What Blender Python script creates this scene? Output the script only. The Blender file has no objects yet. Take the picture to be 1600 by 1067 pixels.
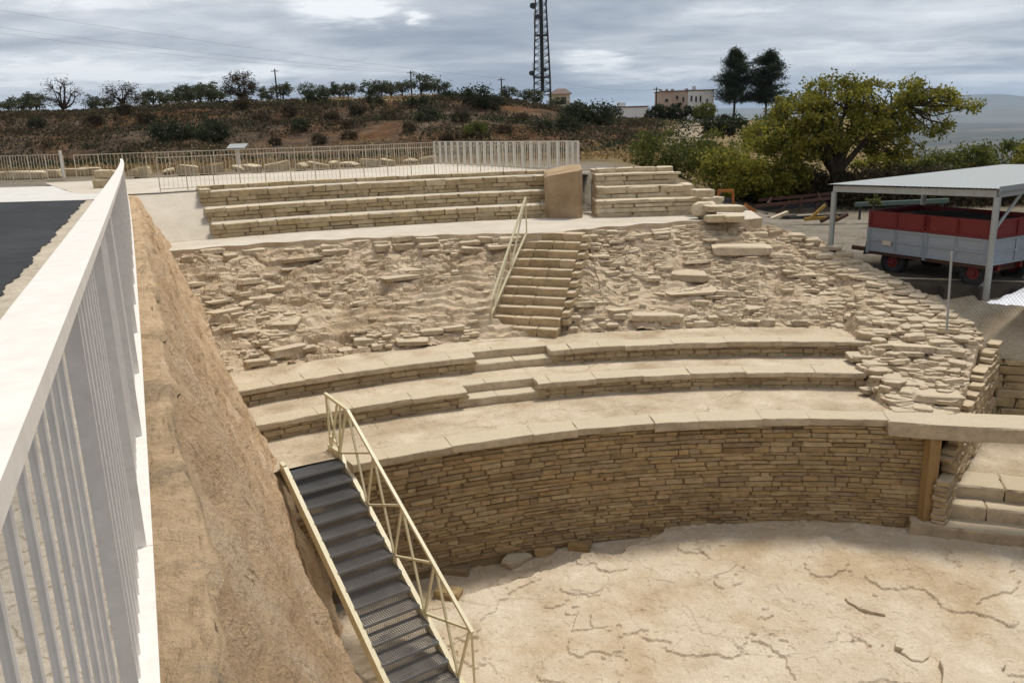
import bpy, bmesh, math, random
import numpy as np
from mathutils import Vector, Matrix

# ------------------------------------------------------------------ camera, sky, sun, exposure
scene = bpy.context.scene
COL = scene.collection
FPX = 1304.0                      # focal length in pixels of a 1600 px wide picture
PITCH, ROLL = math.radians(14.6), math.radians(1.7)
_f = np.array([0, math.cos(PITCH), -math.sin(PITCH)])
_r0 = np.array([1.0, 0, 0]); _u0 = np.cross(_r0, _f)
CR = _r0 * math.cos(ROLL) - _u0 * math.sin(ROLL)
CU = _u0 * math.cos(ROLL) + _r0 * math.sin(ROLL)
CF = _f
cam_d = bpy.data.cameras.new('camera'); cam = bpy.data.objects.new('camera', cam_d); COL.objects.link(cam)
cam_d.sensor_width = 36.0; cam_d.lens = 36.0 * FPX / 1600.0
cam_d.clip_start = 0.05; cam_d.clip_end = 60000
M = Matrix(((CR[0], CU[0], -CF[0], 0), (CR[1], CU[1], -CF[1], 0), (CR[2], CU[2], -CF[2], 0), (0, 0, 0, 1)))
cam.matrix_world = M
scene.camera = cam

SUN_EL, SUN_AZ = math.radians(64), math.radians(42)     # azimuth from +Y, positive = towards the right
world = bpy.data.worlds.new('World'); scene.world = world; world.use_nodes = True
def build_sky():
    nt = world.node_tree; N = nt.nodes; L = nt.links; N.clear()
    out = N.new('ShaderNodeOutputWorld'); bg = N.new('ShaderNodeBackground'); L.new(bg.outputs[0], out.inputs[0])
    sky = N.new('ShaderNodeTexSky'); sky.sky_type = 'NISHITA'; sky.sun_disc = False
    sky.sun_elevation = SUN_EL; sky.sun_rotation = SUN_AZ; sky.altitude = 400
    tc = N.new('ShaderNodeTexCoord'); sp = N.new('ShaderNodeSeparateXYZ'); L.new(tc.outputs['Generated'], sp.inputs[0])
    def math_(op, a, b=None, c=None):
        n = N.new('ShaderNodeMath'); n.operation = op
        for i, v in enumerate((a, b, c)):
            if v is None: continue
            if isinstance(v, (int, float)): n.inputs[i].default_value = v
            else: L.new(v, n.inputs[i])
        return n.outputs[0]
    zc = math_('ADD', math_('MAXIMUM', sp.outputs[2], 0.0), 0.10)
    cb = N.new('ShaderNodeCombineXYZ')
    L.new(math_('DIVIDE', sp.outputs[0], zc), cb.inputs[0]); L.new(math_('DIVIDE', sp.outputs[1], zc), cb.inputs[1])
    def noise(scale, detail, rough, off, stretch=(1, 1, 1), dist=0.0):
        mp = N.new('ShaderNodeMapping'); mp.inputs['Location'].default_value = off; mp.inputs['Scale'].default_value = stretch
        L.new(cb.outputs[0], mp.inputs[0])
        n = N.new('ShaderNodeTexNoise'); n.inputs['Scale'].default_value = scale; n.inputs['Detail'].default_value = detail
        n.inputs['Roughness'].default_value = rough; n.inputs['Distortion'].default_value = dist
        L.new(mp.outputs[0], n.inputs['Vector']); return n.outputs[0]
    def ramp(v, stops):
        r = N.new('ShaderNodeValToRGB'); L.new(v, r.inputs[0]); e = r.color_ramp.elements
        while len(e) < len(stops): e.new(0.5)
        for k, (p, c) in enumerate(stops): e[k].position = p; e[k].color = (*c, 1)
        return r.outputs[0]
    n1 = noise(0.50, 6, 0.58, (3.1, 7.4, 0), (0.92, 1.08, 1), 0.4)
    n2 = noise(1.6, 5, 0.62, (1.3, 2.2, 0), (0.8, 1.25, 1), 0.3)
    n3 = noise(0.22, 1, 0.5, (9.0, 4.0, 0))
    v = math_('ADD', math_('MULTIPLY', n1, 0.60), math_('ADD', math_('MULTIPLY', n2, 0.26), math_('MULTIPLY', n3, 0.2)))
    # breaks in the cloud: (direction x/y, z/y, widths, strength)
    yy = math_('MAXIMUM', sp.outputs[1], 0.02); ca = math_('DIVIDE', sp.outputs[0], yy); ce = math_('DIVIDE', sp.outputs[2], yy)
    nw = noise(2.4, 3, 0.6, (5.0, 1.0, 0)); nw2 = noise(3.1, 3, 0.6, (2.0, 8.0, 0))
    ca = math_('ADD', ca, math_('MULTIPLY', math_('SUBTRACT', nw, 0.5), 0.16)); ce = math_('ADD', ce, math_('MULTIPLY', math_('SUBTRACT', nw2, 0.5), 0.045))
    for px, py, wx, wy, k in ((545, 14, 55, 17, 0.30), (650, 28, 26, 7, 0.24), (60, 112, 170, 17, 0.20), (330, 118, 150, 10, 0.15), (935, 97, 60, 13, 0.20), (1040, 118, 150, 9, 0.10), (1420, 85, 240, 14, 0.09), (1160, 18, 70, 9, 0.07), (120, 6, 130, 8, 0.10), (1560, 125, 160, 9, 0.10)):
        dx, dy, dz = CR * (px - 800) / FPX - CU * (py - 533.5) / FPX + CF
        u = math_('DIVIDE', math_('SUBTRACT', ca, float(dx / dy)), wx / FPX); w = math_('DIVIDE', math_('SUBTRACT', ce, float(dz / dy)), wy / FPX)
        g = math_('POWER', 2.718, math_('MULTIPLY', math_('ADD', math_('MULTIPLY', u, u), math_('MULTIPLY', w, w)), -1.0))
        v = math_('ADD', v, math_('MULTIPLY', g, k))
    cloud = ramp(v, [(0.41, (0.225, 0.246, 0.288)), (0.48, (0.315, 0.336, 0.376)), (0.54, (0.445, 0.463, 0.493)), (0.61, (0.62, 0.63, 0.65)), (0.70, (0.82, 0.82, 0.82))])
    mul = N.new('ShaderNodeMix'); mul.data_type = 'RGBA'; mul.blend_type = 'MULTIPLY'; mul.inputs[0].default_value = 1
    L.new(sky.outputs[0], mul.inputs[6]); mul.inputs[7].default_value = (0.10, 0.10, 0.10, 1)
    mix = N.new('ShaderNodeMix'); mix.data_type = 'RGBA'; mix.inputs[0].default_value = 0.9
    L.new(mul.outputs[2], mix.inputs[6]); L.new(cloud, mix.inputs[7])
    L.new(mix.outputs[2], bg.inputs[0]); bg.inputs[1].default_value = 1.0
build_sky()
sun_d = bpy.data.lights.new('sun', 'SUN'); sun = bpy.data.objects.new('sun', sun_d); COL.objects.link(sun)
sun_d.energy = 2.6; sun_d.angle = math.radians(15); sun_d.color = (1.0, 0.945, 0.85)
_sd = Vector((math.sin(SUN_AZ) * math.cos(SUN_EL), math.cos(SUN_AZ) * math.cos(SUN_EL), math.sin(SUN_EL)))
sun.rotation_euler = _sd.to_track_quat('Z', 'Y').to_euler()
scene.view_settings.view_transform = 'Standard'; scene.view_settings.look = 'None'
scene.view_settings.gamma = 1.0; scene.view_settings.exposure = 0.42
scene.cycles.use_denoising = True
scene.cycles.max_bounces = 6; scene.cycles.diffuse_bounces = 3; scene.cycles.volume_bounces = 0
scene.cycles.transparent_max_bounces = 8

# ------------------------------------------------------------------ helpers
RND = random.Random(7)
def ray(x, y): return CR * (x - 800) / FPX - CU * (y - 533.5) / FPX + CF
def at(x, y, Y): d = ray(x, y); return d * (Y / d[1])          # point of a sight line at forward distance Y
def atz(x, y, z): d = ray(x, y); return d * (z / d[2])         # point of a sight line at height z
C0 = np.array([4.12, -0.29])                                   # centre of the theatre's circles
def pol(a, r, z=0.0): a = math.radians(a); return (C0[0] + r * math.cos(a), C0[1] + r * math.sin(a), z)
def lerp(a, b, t): return a + (b - a) * t
def sstep(a, b, x): t = np.clip((x - a) / (b - a), 0, 1); return t * t * (3 - 2 * t)
_P = np.random.RandomState(5).permutation(4096)
_V = np.random.RandomState(6).rand(4096)
def vnoise(x, y, s=0):
    x = np.asarray(x, float); y = np.asarray(y, float)
    xi = np.floor(x).astype(int); yi = np.floor(y).astype(int); fx = x - xi; fy = y - yi
    fx = fx * fx * (3 - 2 * fx); fy = fy * fy * (3 - 2 * fy)
    def h(i, j): return _V[_P[(_P[(i + s * 131) & 4095] + j) & 4095]]
    a = h(xi, yi) * (1 - fx) + h(xi + 1, yi) * fx; b = h(xi, yi + 1) * (1 - fx) + h(xi + 1, yi + 1) * fx
    return a * (1 - fy) + b * fy
def fbm(x, y, o=4, s=0, g=0.5):
    t = 0; a = 1; n = 0
    for k in range(o):
        t = t + a * (vnoise(x * 2 ** k + 17 * k, y * 2 ** k - 9 * k, s + k) - 0.5); n += a; a *= g
    return t / n * 2
def worley(x, y, s=0):
    """distance to nearest and second nearest jittered point, and the cell's random value"""
    x = np.asarray(x, float); y = np.asarray(y, float); xi = np.floor(x).astype(int); yi = np.floor(y).astype(int)
    d1 = np.full(x.shape, 9.0); d2 = np.full(x.shape, 9.0); cid = np.zeros(x.shape)
    for i in (-1, 0, 1):
        for j in (-1, 0, 1):
            h = _P[(_P[(xi + i + s * 57) & 4095] + yi + j) & 4095]
            px = xi + i + _V[h]; py = yi + j + _V[(h + 777) & 4095]; d = np.hypot(x - px, y - py)
            n = d < d1; d2 = np.where(n, d1, np.minimum(d2, d)); cid = np.where(n, _V[(h + 1555) & 4095], cid); d1 = np.where(n, d, d1)
    return d1, d2, cid

def tag(o, label=None, cat=None, group=None, kind=None):
    if label: o['label'] = label
    if cat: o['category'] = cat
    if group: o['group'] = group
    if kind: o['kind'] = kind
    return o
def place(o, parent):
    COL.objects.link(o)
    if parent is not None:
        o.parent = parent; o.matrix_parent_inverse = PINV.get(parent.name, Matrix.Identity(4))
    return o
PINV = {}
def empty(name, loc, label=None, cat=None, group=None, kind=None):
    o = bpy.data.objects.new(name, None); o.location = loc; COL.objects.link(o); o.empty_display_size = 0.2
    PINV[o.name] = Matrix.Translation(-Vector(loc))
    return tag(o, label, cat, group, kind)
def mesh_obj(name, v, f, mat, parent=None, smooth=False, loc=None):
    me = bpy.data.meshes.new(name)
    if isinstance(v, np.ndarray): v = v.tolist()
    if isinstance(f, np.ndarray): f = f.tolist()
    me.from_pydata(v, [], f); me.update()
    if mat is not None: me.materials.append(mat)
    if smooth: me.polygons.foreach_set('use_smooth', [True] * len(me.polygons))
    o = bpy.data.objects.new(name, me)
    return place(o, parent)
def grid_obj(name, X, mat, parent=None, smooth=True, flip=False):
    """X: (n, m, 3) array of points"""
    n, m = X.shape[:2]; i = np.arange(n - 1)[:, None] * m + np.arange(m - 1)[None, :]
    q = np.stack([i, i + 1, i + m + 1, i + m], -1).reshape(-1, 4)
    if flip: q = q[:, ::-1]
    me = bpy.data.meshes.new(name); V = X.reshape(-1, 3)
    me.vertices.add(len(V)); me.vertices.foreach_set('co', V.astype(np.float32).ravel())
    me.loops.add(q.size); me.loops.foreach_set('vertex_index', q.astype(np.int32).ravel())
    me.polygons.add(len(q)); me.polygons.foreach_set('loop_start', np.arange(len(q), dtype=np.int32) * 4)
    me.polygons.foreach_set('loop_total', np.full(len(q), 4, dtype=np.int32))
    me.polygons.foreach_set('use_smooth', np.full(len(q), smooth))
    me.update(calc_edges=True); me.validate()
    me.materials.append(mat)
    return place(bpy.data.objects.new(name, me), parent)
def quads_obj(name, V, mat, parent=None, per=4):
    """V: (n*per, 3): loose polygons of `per` corners (leaves)"""
    V = np.asarray(V, np.float32).reshape(-1, 3); n = len(V) // per
    me = bpy.data.meshes.new(name); me.vertices.add(len(V)); me.vertices.foreach_set('co', V.ravel())
    me.loops.add(len(V)); me.loops.foreach_set('vertex_index', np.arange(len(V), dtype=np.int32))
    me.polygons.add(n); me.polygons.foreach_set('loop_start', np.arange(n, dtype=np.int32) * per)
    me.polygons.foreach_set('loop_total', np.full(n, per, dtype=np.int32)); me.update(calc_edges=True)
    me.materials.append(mat)
    return place(bpy.data.objects.new(name, me), parent)

class MB:
    """collects boxes, bars and tubes into one mesh"""
    def __init__(s): s.v = []; s.f = []
    def add(s, v, f): b = len(s.v); s.v += [tuple(p) for p in v]; s.f += [tuple(i + b for i in q) for q in f]; return s
    def hexa(s, p): return s.add(p, [(0, 3, 2, 1), (4, 5, 6, 7), (0, 1, 5, 4), (1, 2, 6, 5), (2, 3, 7, 6), (3, 0, 4, 7)])
    def box(s, c, d, rz=0.0):
        co, si = math.cos(rz), math.sin(rz); p = []
        for z in (-1, 1):
            for x, y in ((-1, -1), (1, -1), (1, 1), (-1, 1)):
                a, b = x * d[0] / 2, y * d[1] / 2; p.append((c[0] + a * co - b * si, c[1] + a * si + b * co, c[2] + z * d[2] / 2))
        return s.hexa(p)
    def bar(s, a, b, w, h, up=(0, 0, 1)):
        a = Vector(a); b = Vector(b); t = (b - a).normalized(); u = Vector(up)
        if abs(t.dot(u)) > 0.98: u = Vector((0, 1, 0))
        x = t.cross(u).normalized(); y = x.cross(t).normalized(); p = []
        for q in (a, b):
            for i, j in ((-1, -1), (1, -1), (1, 1), (-1, 1)): p.append(tuple(q + x * (i * w / 2) + y * (j * h / 2)))
        return s.hexa(p)
    def tube(s, a, b, r0, r1=None, n=8, caps=True):
        r1 = r0 if r1 is None else r1; a = Vector(a); b = Vector(b); t = (b - a)
        if t.length < 1e-6: return s
        t.normalize(); u = Vector((0, 0, 1)) if abs(t.z) < 0.95 else Vector((1, 0, 0)); x = t.cross(u).normalized(); y = t.cross(x); v = []
        for q, r in ((a, r0), (b, r1)):
            for k in range(n):
                w = 2 * math.pi * k / n; v.append(tuple(q + (x * math.cos(w) + y * math.sin(w)) * r))
        f = [(k, (k + 1) % n, n + (k + 1) % n, n + k) for k in range(n)]
        if caps: f += [tuple(range(n))[::-1], tuple(range(n, 2 * n))]
        return s.add(v, f)
    def prism(s, poly, z0, z1):
        n = len(poly); z0 = [z0] * n if not hasattr(z0, '__len__') else z0; z1 = [z1] * n if not hasattr(z1, '__len__') else z1
        v = [(p[0], p[1], z0[k]) for k, p in enumerate(poly)] + [(p[0], p[1], z1[k]) for k, p in enumerate(poly)]
        return s.add(v, [tuple(range(n))[::-1], tuple(range(n, 2 * n))] + [(k, (k + 1) % n, n + (k + 1) % n, n + k) for k in range(n)])
    def build(s, name, mat, parent=None, smooth=False): return mesh_obj(name, s.v, s.f, mat, parent, smooth)

ORD = ['first', 'second', 'third', 'fourth', 'fifth', 'sixth', 'seventh', 'eighth', 'ninth', 'tenth', 'eleventh', 'twelfth', 'thirteenth',
       'fourteenth', 'fifteenth', 'sixteenth', 'seventeenth', 'eighteenth', 'nineteenth', 'twentieth', 'twenty-first', 'twenty-second',
       'twenty-third', 'twenty-fourth', 'twenty-fifth', 'twenty-sixth', 'twenty-seventh', 'twenty-eighth', 'twenty-ninth', 'thirtieth',
       'thirty-first', 'thirty-second', 'thirty-third', 'thirty-fourth', 'thirty-fifth', 'thirty-sixth', 'thirty-seventh', 'thirty-eighth', 'thirty-ninth', 'fortieth']

# ------------------------------------------------------------------ materials
def new_mat(name):
    m = bpy.data.materials.new(name); m.use_nodes = True; nt = m.node_tree; nt.nodes.clear()
    o = nt.nodes.new('ShaderNodeOutputMaterial'); b = nt.nodes.new('ShaderNodeBsdfPrincipled'); nt.links.new(b.outputs[0], o.inputs[0])
    return m, nt, b, o
def ramp_node(nt, v, stops):
    r = nt.nodes.new('ShaderNodeValToRGB'); nt.links.new(v, r.inputs[0]); e = r.color_ramp.elements
    while len(e) < len(stops): e.new(0.5)
    for k, (p, c) in enumerate(stops): e[k].position = p; e[k].color = (*c, 1) if len(c) == 3 else c
    return r.outputs[0]
def noise_node(nt, scale, detail=6, rough=0.6, stretch=None, dist=0.0):
    g = nt.nodes.new('ShaderNodeNewGeometry'); v = g.outputs['Position']
    if stretch:
        mp = nt.nodes.new('ShaderNodeMapping'); mp.inputs['Scale'].default_value = stretch; nt.links.new(v, mp.inputs[0]); v = mp.outputs[0]
    n = nt.nodes.new('ShaderNodeTexNoise'); n.inputs['Scale'].default_value = scale; n.inputs['Detail'].default_value = detail
    n.inputs['Roughness'].default_value = rough; n.inputs['Distortion'].default_value = dist; nt.links.new(v, n.inputs['Vector']); return n.outputs[0]
def mixc(nt, fac, a, b, mode='MIX'):
    m = nt.nodes.new('ShaderNodeMix'); m.data_type = 'RGBA'; m.blend_type = mode
    for i, v in ((0, fac), (6, a), (7, b)):
        if isinstance(v, (int, float)): m.inputs[i].default_value = v
        elif isinstance(v, tuple): m.inputs[i].default_value = (*v, 1)
        else: nt.links.new(v, m.inputs[i])
    return m.outputs[2]
def mth(nt, op, a, b=0.0):
    n = nt.nodes.new('ShaderNodeMath'); n.operation = op
    for i, v in enumerate((a, b)):
        if isinstance(v, (int, float)): n.inputs[i].default_value = v
        else: nt.links.new(v, n.inputs[i])
    return n.outputs[0]
def bump(nt, b, h, strength, dist):
    n = nt.nodes.new('ShaderNodeBump'); n.inputs['Strength'].default_value = strength; n.inputs['Distance'].default_value = dist
    nt.links.new(h, n.inputs['Height']); nt.links.new(n.outputs[0], b.inputs['Normal'])
def island(nt):
    g = nt.nodes.new('ShaderNodeNewGeometry'); o = nt.nodes.new('ShaderNodeObjectInfo')
    return mth(nt, 'FRACT', mth(nt, 'ADD', g.outputs['Random Per Island'], o.outputs['Random']))
def stone_mat(name, cols, dark=0.55, grain=7.0, big=0.8, bs=0.5, bd=0.02, stretch=None, dust=None):
    m, nt, b, o = new_mat(name)
    c = ramp_node(nt, island(nt), [(k / (len(cols) - 1), x) for k, x in enumerate(cols)])
    g = noise_node(nt, grain, 8, 0.65, stretch)
    c = mixc(nt, 1.0, c, ramp_node(nt, g, [(0.25, (0.62, 0.60, 0.57)), (0.5, (0.95, 0.95, 0.95)), (0.75, (1.18, 1.16, 1.12))]), 'MULTIPLY')
    s = noise_node(nt, big, 5, 0.6)
    c = mixc(nt, ramp_node(nt, s, [(0.5, (0, 0, 0)), (0.72, (0.6, 0.6, 0.6))]), c, mixc(nt, 1.0, c, (dark, dark * 0.95, dark * 0.9), 'MULTIPLY'))
    if dust:      # pale dust and mortar that has settled on upward faces
        gm = nt.nodes.new('ShaderNodeNewGeometry'); sx = nt.nodes.new('ShaderNodeSeparateXYZ'); nt.links.new(gm.outputs['Normal'], sx.inputs[0])
        up = ramp_node(nt, mth(nt, 'ADD', sx.outputs[2], mth(nt, 'MULTIPLY', noise_node(nt, 3.0, 6), 0.5)), [(0.85, (0, 0, 0)), (1.0, (0.8, 0.8, 0.8))])
        c = mixc(nt, up, c, dust)
    nt.links.new(c, b.inputs['Base Color']); b.inputs['Roughness'].default_value = 0.92; b.inputs['Specular IOR Level'].default_value = 0.15
    bump(nt, b, noise_node(nt, grain * 4, 8, 0.7, stretch), bs, bd)
    return m
def ground_mat(name, stops, scale, stops2=None, scale2=0.4, cracks=None, bs=0.6, bd=0.03, fine=40, stretch=None, rough=0.95, speck=None):
    m, nt, b, o = new_mat(name)
    c = ramp_node(nt, noise_node(nt, scale, 9, 0.65, stretch, 0.3), stops)
    if stops2: c = mixc(nt, 1.0, c, ramp_node(nt, noise_node(nt, scale2, 5, 0.6, stretch, 0.5), stops2), 'MULTIPLY')
    h = noise_node(nt, fine, 8, 0.7)
    c = mixc(nt, 1.0, c, ramp_node(nt, h, [(0.3, (0.84, 0.83, 0.81)), (0.6, (1.06, 1.06, 1.06))]), 'MULTIPLY')
    if cracks:
        g = nt.nodes.new('ShaderNodeNewGeometry'); v = nt.nodes.new('ShaderNodeTexVoronoi'); v.feature = 'DISTANCE_TO_EDGE'; v.inputs['Scale'].default_value = cracks[0]
        w = nt.nodes.new('ShaderNodeVectorMath'); w.operation = 'ADD'
        nz = nt.nodes.new('ShaderNodeTexNoise'); nz.inputs['Scale'].default_value = 2.5; nz.inputs['Detail'].default_value = 5; nt.links.new(g.outputs['Position'], nz.inputs['Vector'])
        sc = nt.nodes.new('ShaderNodeVectorMath'); sc.operation = 'SCALE'; sc.inputs['Scale'].default_value = 0.55; nt.links.new(nz.outputs['Color'], sc.inputs[0])
        nt.links.new(g.outputs['Position'], w.inputs[0]); nt.links.new(sc.outputs[0], w.inputs[1]); nt.links.new(w.outputs[0], v.inputs['Vector'])
        line = ramp_node(nt, v.outputs['Distance'], [(0.0, (1, 1, 1)), (cracks[1], (0, 0, 0))])
        part = ramp_node(nt, noise_node(nt, 0.9, 3), [(0.42, (0, 0, 0)), (0.6, (1, 1, 1))])
        c = mixc(nt, mixc(nt, 1.0, line, part, 'MULTIPLY'), c, mixc(nt, 1.0, c, cracks[2], 'MULTIPLY'))
    if speck:
        c = mixc(nt, ramp_node(nt, noise_node(nt, speck[0], 3, 0.5, speck[3] if len(speck) > 3 else None), [(speck[1], (0, 0, 0)), (speck[1] + 0.06, (0.85, 0.85, 0.85))]), c, speck[2])
    nt.links.new(c, b.inputs['Base Color']); b.inputs['Roughness'].default_value = rough; b.inputs['Specular IOR Level'].default_value = 0.15
    bump(nt, b, h, bs, bd)
    return m
def paint_mat(name, col, rough=0.5, dirt=0.25, metal=0.0, dcol=(0.25, 0.18, 0.11), scale=3.0, spec=0.4):
    m, nt, b, o = new_mat(name)
    d = ramp_node(nt, noise_node(nt, scale, 8, 0.7), [(0.5, (0, 0, 0)), (0.8, (dirt * 2, dirt * 2, dirt * 2))])
    c = mixc(nt, d, col, dcol)
    c = mixc(nt, 1.0, c, ramp_node(nt, noise_node(nt, scale * 9, 4), [(0.3, (0.9, 0.9, 0.9)), (0.7, (1.05, 1.05, 1.05))]), 'MULTIPLY')
    nt.links.new(c, b.inputs['Base Color']); b.inputs['Roughness'].default_value = rough; b.inputs['Metallic'].default_value = metal
    b.inputs['Specular IOR Level'].default_value = spec
    return m
def leaf_mat(name, cols, trans=0.35):
    m, nt, b, o = new_mat(name)
    c = ramp_node(nt, island(nt), [(k / (len(cols) - 1), x) for k, x in enumerate(cols)])
    c = mixc(nt, 1.0, c, ramp_node(nt, noise_node(nt, 0.7, 3), [(0.3, (0.7, 0.7, 0.7)), (0.7, (1.25, 1.2, 1.1))]), 'MULTIPLY')
    nt.links.new(c, b.inputs['Base Color']); b.inputs['Roughness'].default_value = 0.7; b.inputs['Specular IOR Level'].default_value = 0.2
    t = nt.nodes.new('ShaderNodeBsdfTranslucent'); nt.links.new(c, t.inputs[0]); mx = nt.nodes.new('ShaderNodeMixShader'); mx.inputs[0].default_value = trans
    nt.links.new(b.outputs[0], mx.inputs[1]); nt.links.new(t.outputs[0], mx.inputs[2]); nt.links.new(mx.outputs[0], o.inputs[0])
    return m
SAND = (0.52, 0.43, 0.31)
MT = {}
MT['wall_stone'] = stone_mat('wall_stone', [(0.44, 0.305, 0.15), (0.51, 0.37, 0.20), (0.36, 0.265, 0.16), (0.56, 0.425, 0.25), (0.45, 0.325, 0.175), (0.31, 0.215, 0.115), (0.53, 0.38, 0.195), (0.40, 0.305, 0.19)], 0.58, 6, 0.7, 1.0, 0.04, (1, 1, 2.2))
MT['riser_stone'] = stone_mat('riser_stone', [(0.46, 0.345, 0.20), (0.53, 0.41, 0.25), (0.40, 0.30, 0.175), (0.56, 0.44, 0.28), (0.37, 0.275, 0.16)], 0.62, 7, 0.9, 0.9, 0.03, (1, 1, 2.2), dust=(0.60, 0.49, 0.345))
MT['tier_stone'] = stone_mat('tier_stone', [(0.46, 0.355, 0.20), (0.54, 0.43, 0.265), (0.40, 0.30, 0.16), (0.57, 0.46, 0.295), (0.37, 0.275, 0.15), (0.50, 0.405, 0.26)], 0.62, 7, 0.9, 0.9, 0.03, None, dust=(0.62, 0.52, 0.37))
MT['rubble_stone'] = stone_mat('rubble_stone', [(0.55, 0.435, 0.285), (0.63, 0.515, 0.36), (0.50, 0.39, 0.25), (0.65, 0.545, 0.395), (0.58, 0.465, 0.32), (0.45, 0.355, 0.235)], 0.68, 8, 1.2, 1.0, 0.035, None, dust=(0.63, 0.525, 0.385))
MT['cap_stone'] = stone_mat('cap_stone', [(0.55, 0.45, 0.31), (0.61, 0.505, 0.36), (0.50, 0.40, 0.27), (0.58, 0.49, 0.355)], 0.62, 4, 1.1, 1.0, 0.045, None, dust=(0.60, 0.51, 0.37))
MT['pale_stone'] = stone_mat('pale_stone', [(0.54, 0.44, 0.29), (0.61, 0.51, 0.35), (0.49, 0.39, 0.25), (0.63, 0.535, 0.385)], 0.75, 5, 0.9, 0.9, 0.035, None, dust=(0.64, 0.55, 0.41))
MT['mortar'] = ground_mat('mortar', [(0.3, (0.20, 0.145, 0.085)), (0.7, (0.30, 0.22, 0.135))], 6)
MT['tread'] = ground_mat('tread', [(0.28, (0.50, 0.40, 0.275)), (0.5, (0.595, 0.495, 0.365)), (0.7, (0.67, 0.58, 0.45))], 1.9, [(0.33, (0.73, 0.69, 0.63)), (0.6, (1.04, 1.04, 1.04))], 0.7, (1.15, 0.016, (0.55, 0.49, 0.42)), 1.0, 0.04, 20)
MT['rubble'] = ground_mat('rubble', [(0.28, (0.47, 0.36, 0.24)), (0.5, (0.60, 0.485, 0.345)), (0.72, (0.70, 0.60, 0.465))], 2.2, [(0.35, (0.82, 0.78, 0.73)), (0.65, (1.06, 1.06, 1.06))], 0.6, None, 1.0, 0.04, 22)
MT['rock_floor'] = ground_mat('rock_floor', [(0.25, (0.42, 0.335, 0.235)), (0.42, (0.54, 0.45, 0.335)), (0.6, (0.60, 0.515, 0.40)), (0.75, (0.67, 0.595, 0.485))], 1.5, [(0.35, (0.86, 0.79, 0.69)), (0.5, (1.0, 0.98, 0.95)), (0.62, (1.05, 1.05, 1.05))], 0.45, None, 0.9, 0.03, 24, speck=(9.0, 0.66, (0.42, 0.32, 0.22)))
MT['gravel_path'] = ground_mat('gravel_path', [(0.3, (0.51, 0.455, 0.375)), (0.7, (0.60, 0.545, 0.465))], 2.0, [(0.35, (0.90, 0.89, 0.86)), (0.65, (1.03, 1.03, 1.03))], 0.4, None, 0.5, 0.015, 40)
MT['bank'] = ground_mat('bank', [(0.28, (0.53, 0.365, 0.215)), (0.5, (0.67, 0.485, 0.31)), (0.72, (0.76, 0.605, 0.43))], 2.2, [(0.3, (0.84, 0.79, 0.73)), (0.65, (1.05, 1.05, 1.05))], 0.6, None, 1.0, 0.08, 20, speck=(12.0, 0.635, (0.36, 0.235, 0.135), (1.3, 1.3, 0.55)))
MT['bank_top'] = ground_mat('bank_top', [(0.3, (0.40, 0.33, 0.25)), (0.42, (0.60, 0.445, 0.285)), (0.6, (0.68, 0.51, 0.335)), (0.75, (0.74, 0.62, 0.46))], 3.2, [(0.36, (0.62, 0.61, 0.60)), (0.47, (0.97, 0.94, 0.90)), (0.7, (1.04, 1.03, 1.01))], 1.8, None, 1.0, 0.06, 18)
MT['asphalt'] = ground_mat('asphalt', [(0.3, (0.030, 0.031, 0.034)), (0.7, (0.048, 0.050, 0.054))], 3.0, [(0.4, (0.85, 0.85, 0.85)), (0.7, (1.25, 1.25, 1.25))], 0.25, None, 0.5, 0.01, 90, rough=0.85)
MT['apron'] = ground_mat('apron', [(0.3, (0.55, 0.53, 0.49)), (0.7, (0.64, 0.62, 0.585))], 1.5, None, 0.4, None, 0.3, 0.01, 50)
MT['kerb_path'] = ground_mat('kerb_path', [(0.3, (0.42, 0.36, 0.28)), (0.7, (0.58, 0.51, 0.41))], 6.0, [(0.35, (0.85, 0.85, 0.83)), (0.65, (1.05, 1.05, 1.05))], 1.0, (6.0, 0.05, (0.62, 0.58, 0.52)), 0.8, 0.02, 40)
MT['yard'] = ground_mat('yard', [(0.3, (0.30, 0.255, 0.20)), (0.5, (0.40, 0.35, 0.285)), (0.7, (0.47, 0.42, 0.35))], 0.8, [(0.35, (0.7, 0.68, 0.64)), (0.65, (1.05, 1.05, 1.05))], 0.15, None, 0.8, 0.03, 12, speck=(6.0, 0.64, (0.17, 0.14, 0.10)))
MT['dirt_road'] = ground_mat('dirt_road', [(0.3, (0.24, 0.19, 0.13)), (0.7, (0.33, 0.27, 0.19))], 0.8)
MT['concrete'] = ground_mat('concrete', [(0.3, (0.35, 0.25, 0.155)), (0.7, (0.45, 0.335, 0.215))], 2.5, [(0.3, (0.74, 0.69, 0.62)), (0.65, (1.04, 1.04, 1.04))], 0.8, None, 0.6, 0.015, 30)
MT['timber'] = ground_mat('timber', [(0.3, (0.25, 0.155, 0.065)), (0.7, (0.36, 0.24, 0.11))], 5.0, None, 0.4, None, 0.5, 0.01, 40, (6, 6, 0.6))
MT['white_paint'] = paint_mat('white_paint', (0.78, 0.725, 0.66), 0.45, 0.05, dcol=(0.42, 0.36, 0.29), scale=3.0)
MT['cream_paint'] = paint_mat('cream_paint', (0.62, 0.56, 0.37), 0.45, 0.06)
MT['fence_paint'] = paint_mat('fence_paint', (0.55, 0.47, 0.36), 0.5, 0.05)
MT['pale_fence'] = paint_mat('pale_fence', (0.70, 0.655, 0.57), 0.5, 0.05)
MT['grate'] = paint_mat('grate', (0.27, 0.275, 0.28), 0.5, 0.08, 0.4)
MT['dark_steel'] = paint_mat('dark_steel', (0.035, 0.035, 0.04), 0.6, 0.05)
MT['galv'] = paint_mat('galv', (0.36, 0.38, 0.37), 0.55, 0.22, 0.3, (0.22, 0.16, 0.10), 5.0)
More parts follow.
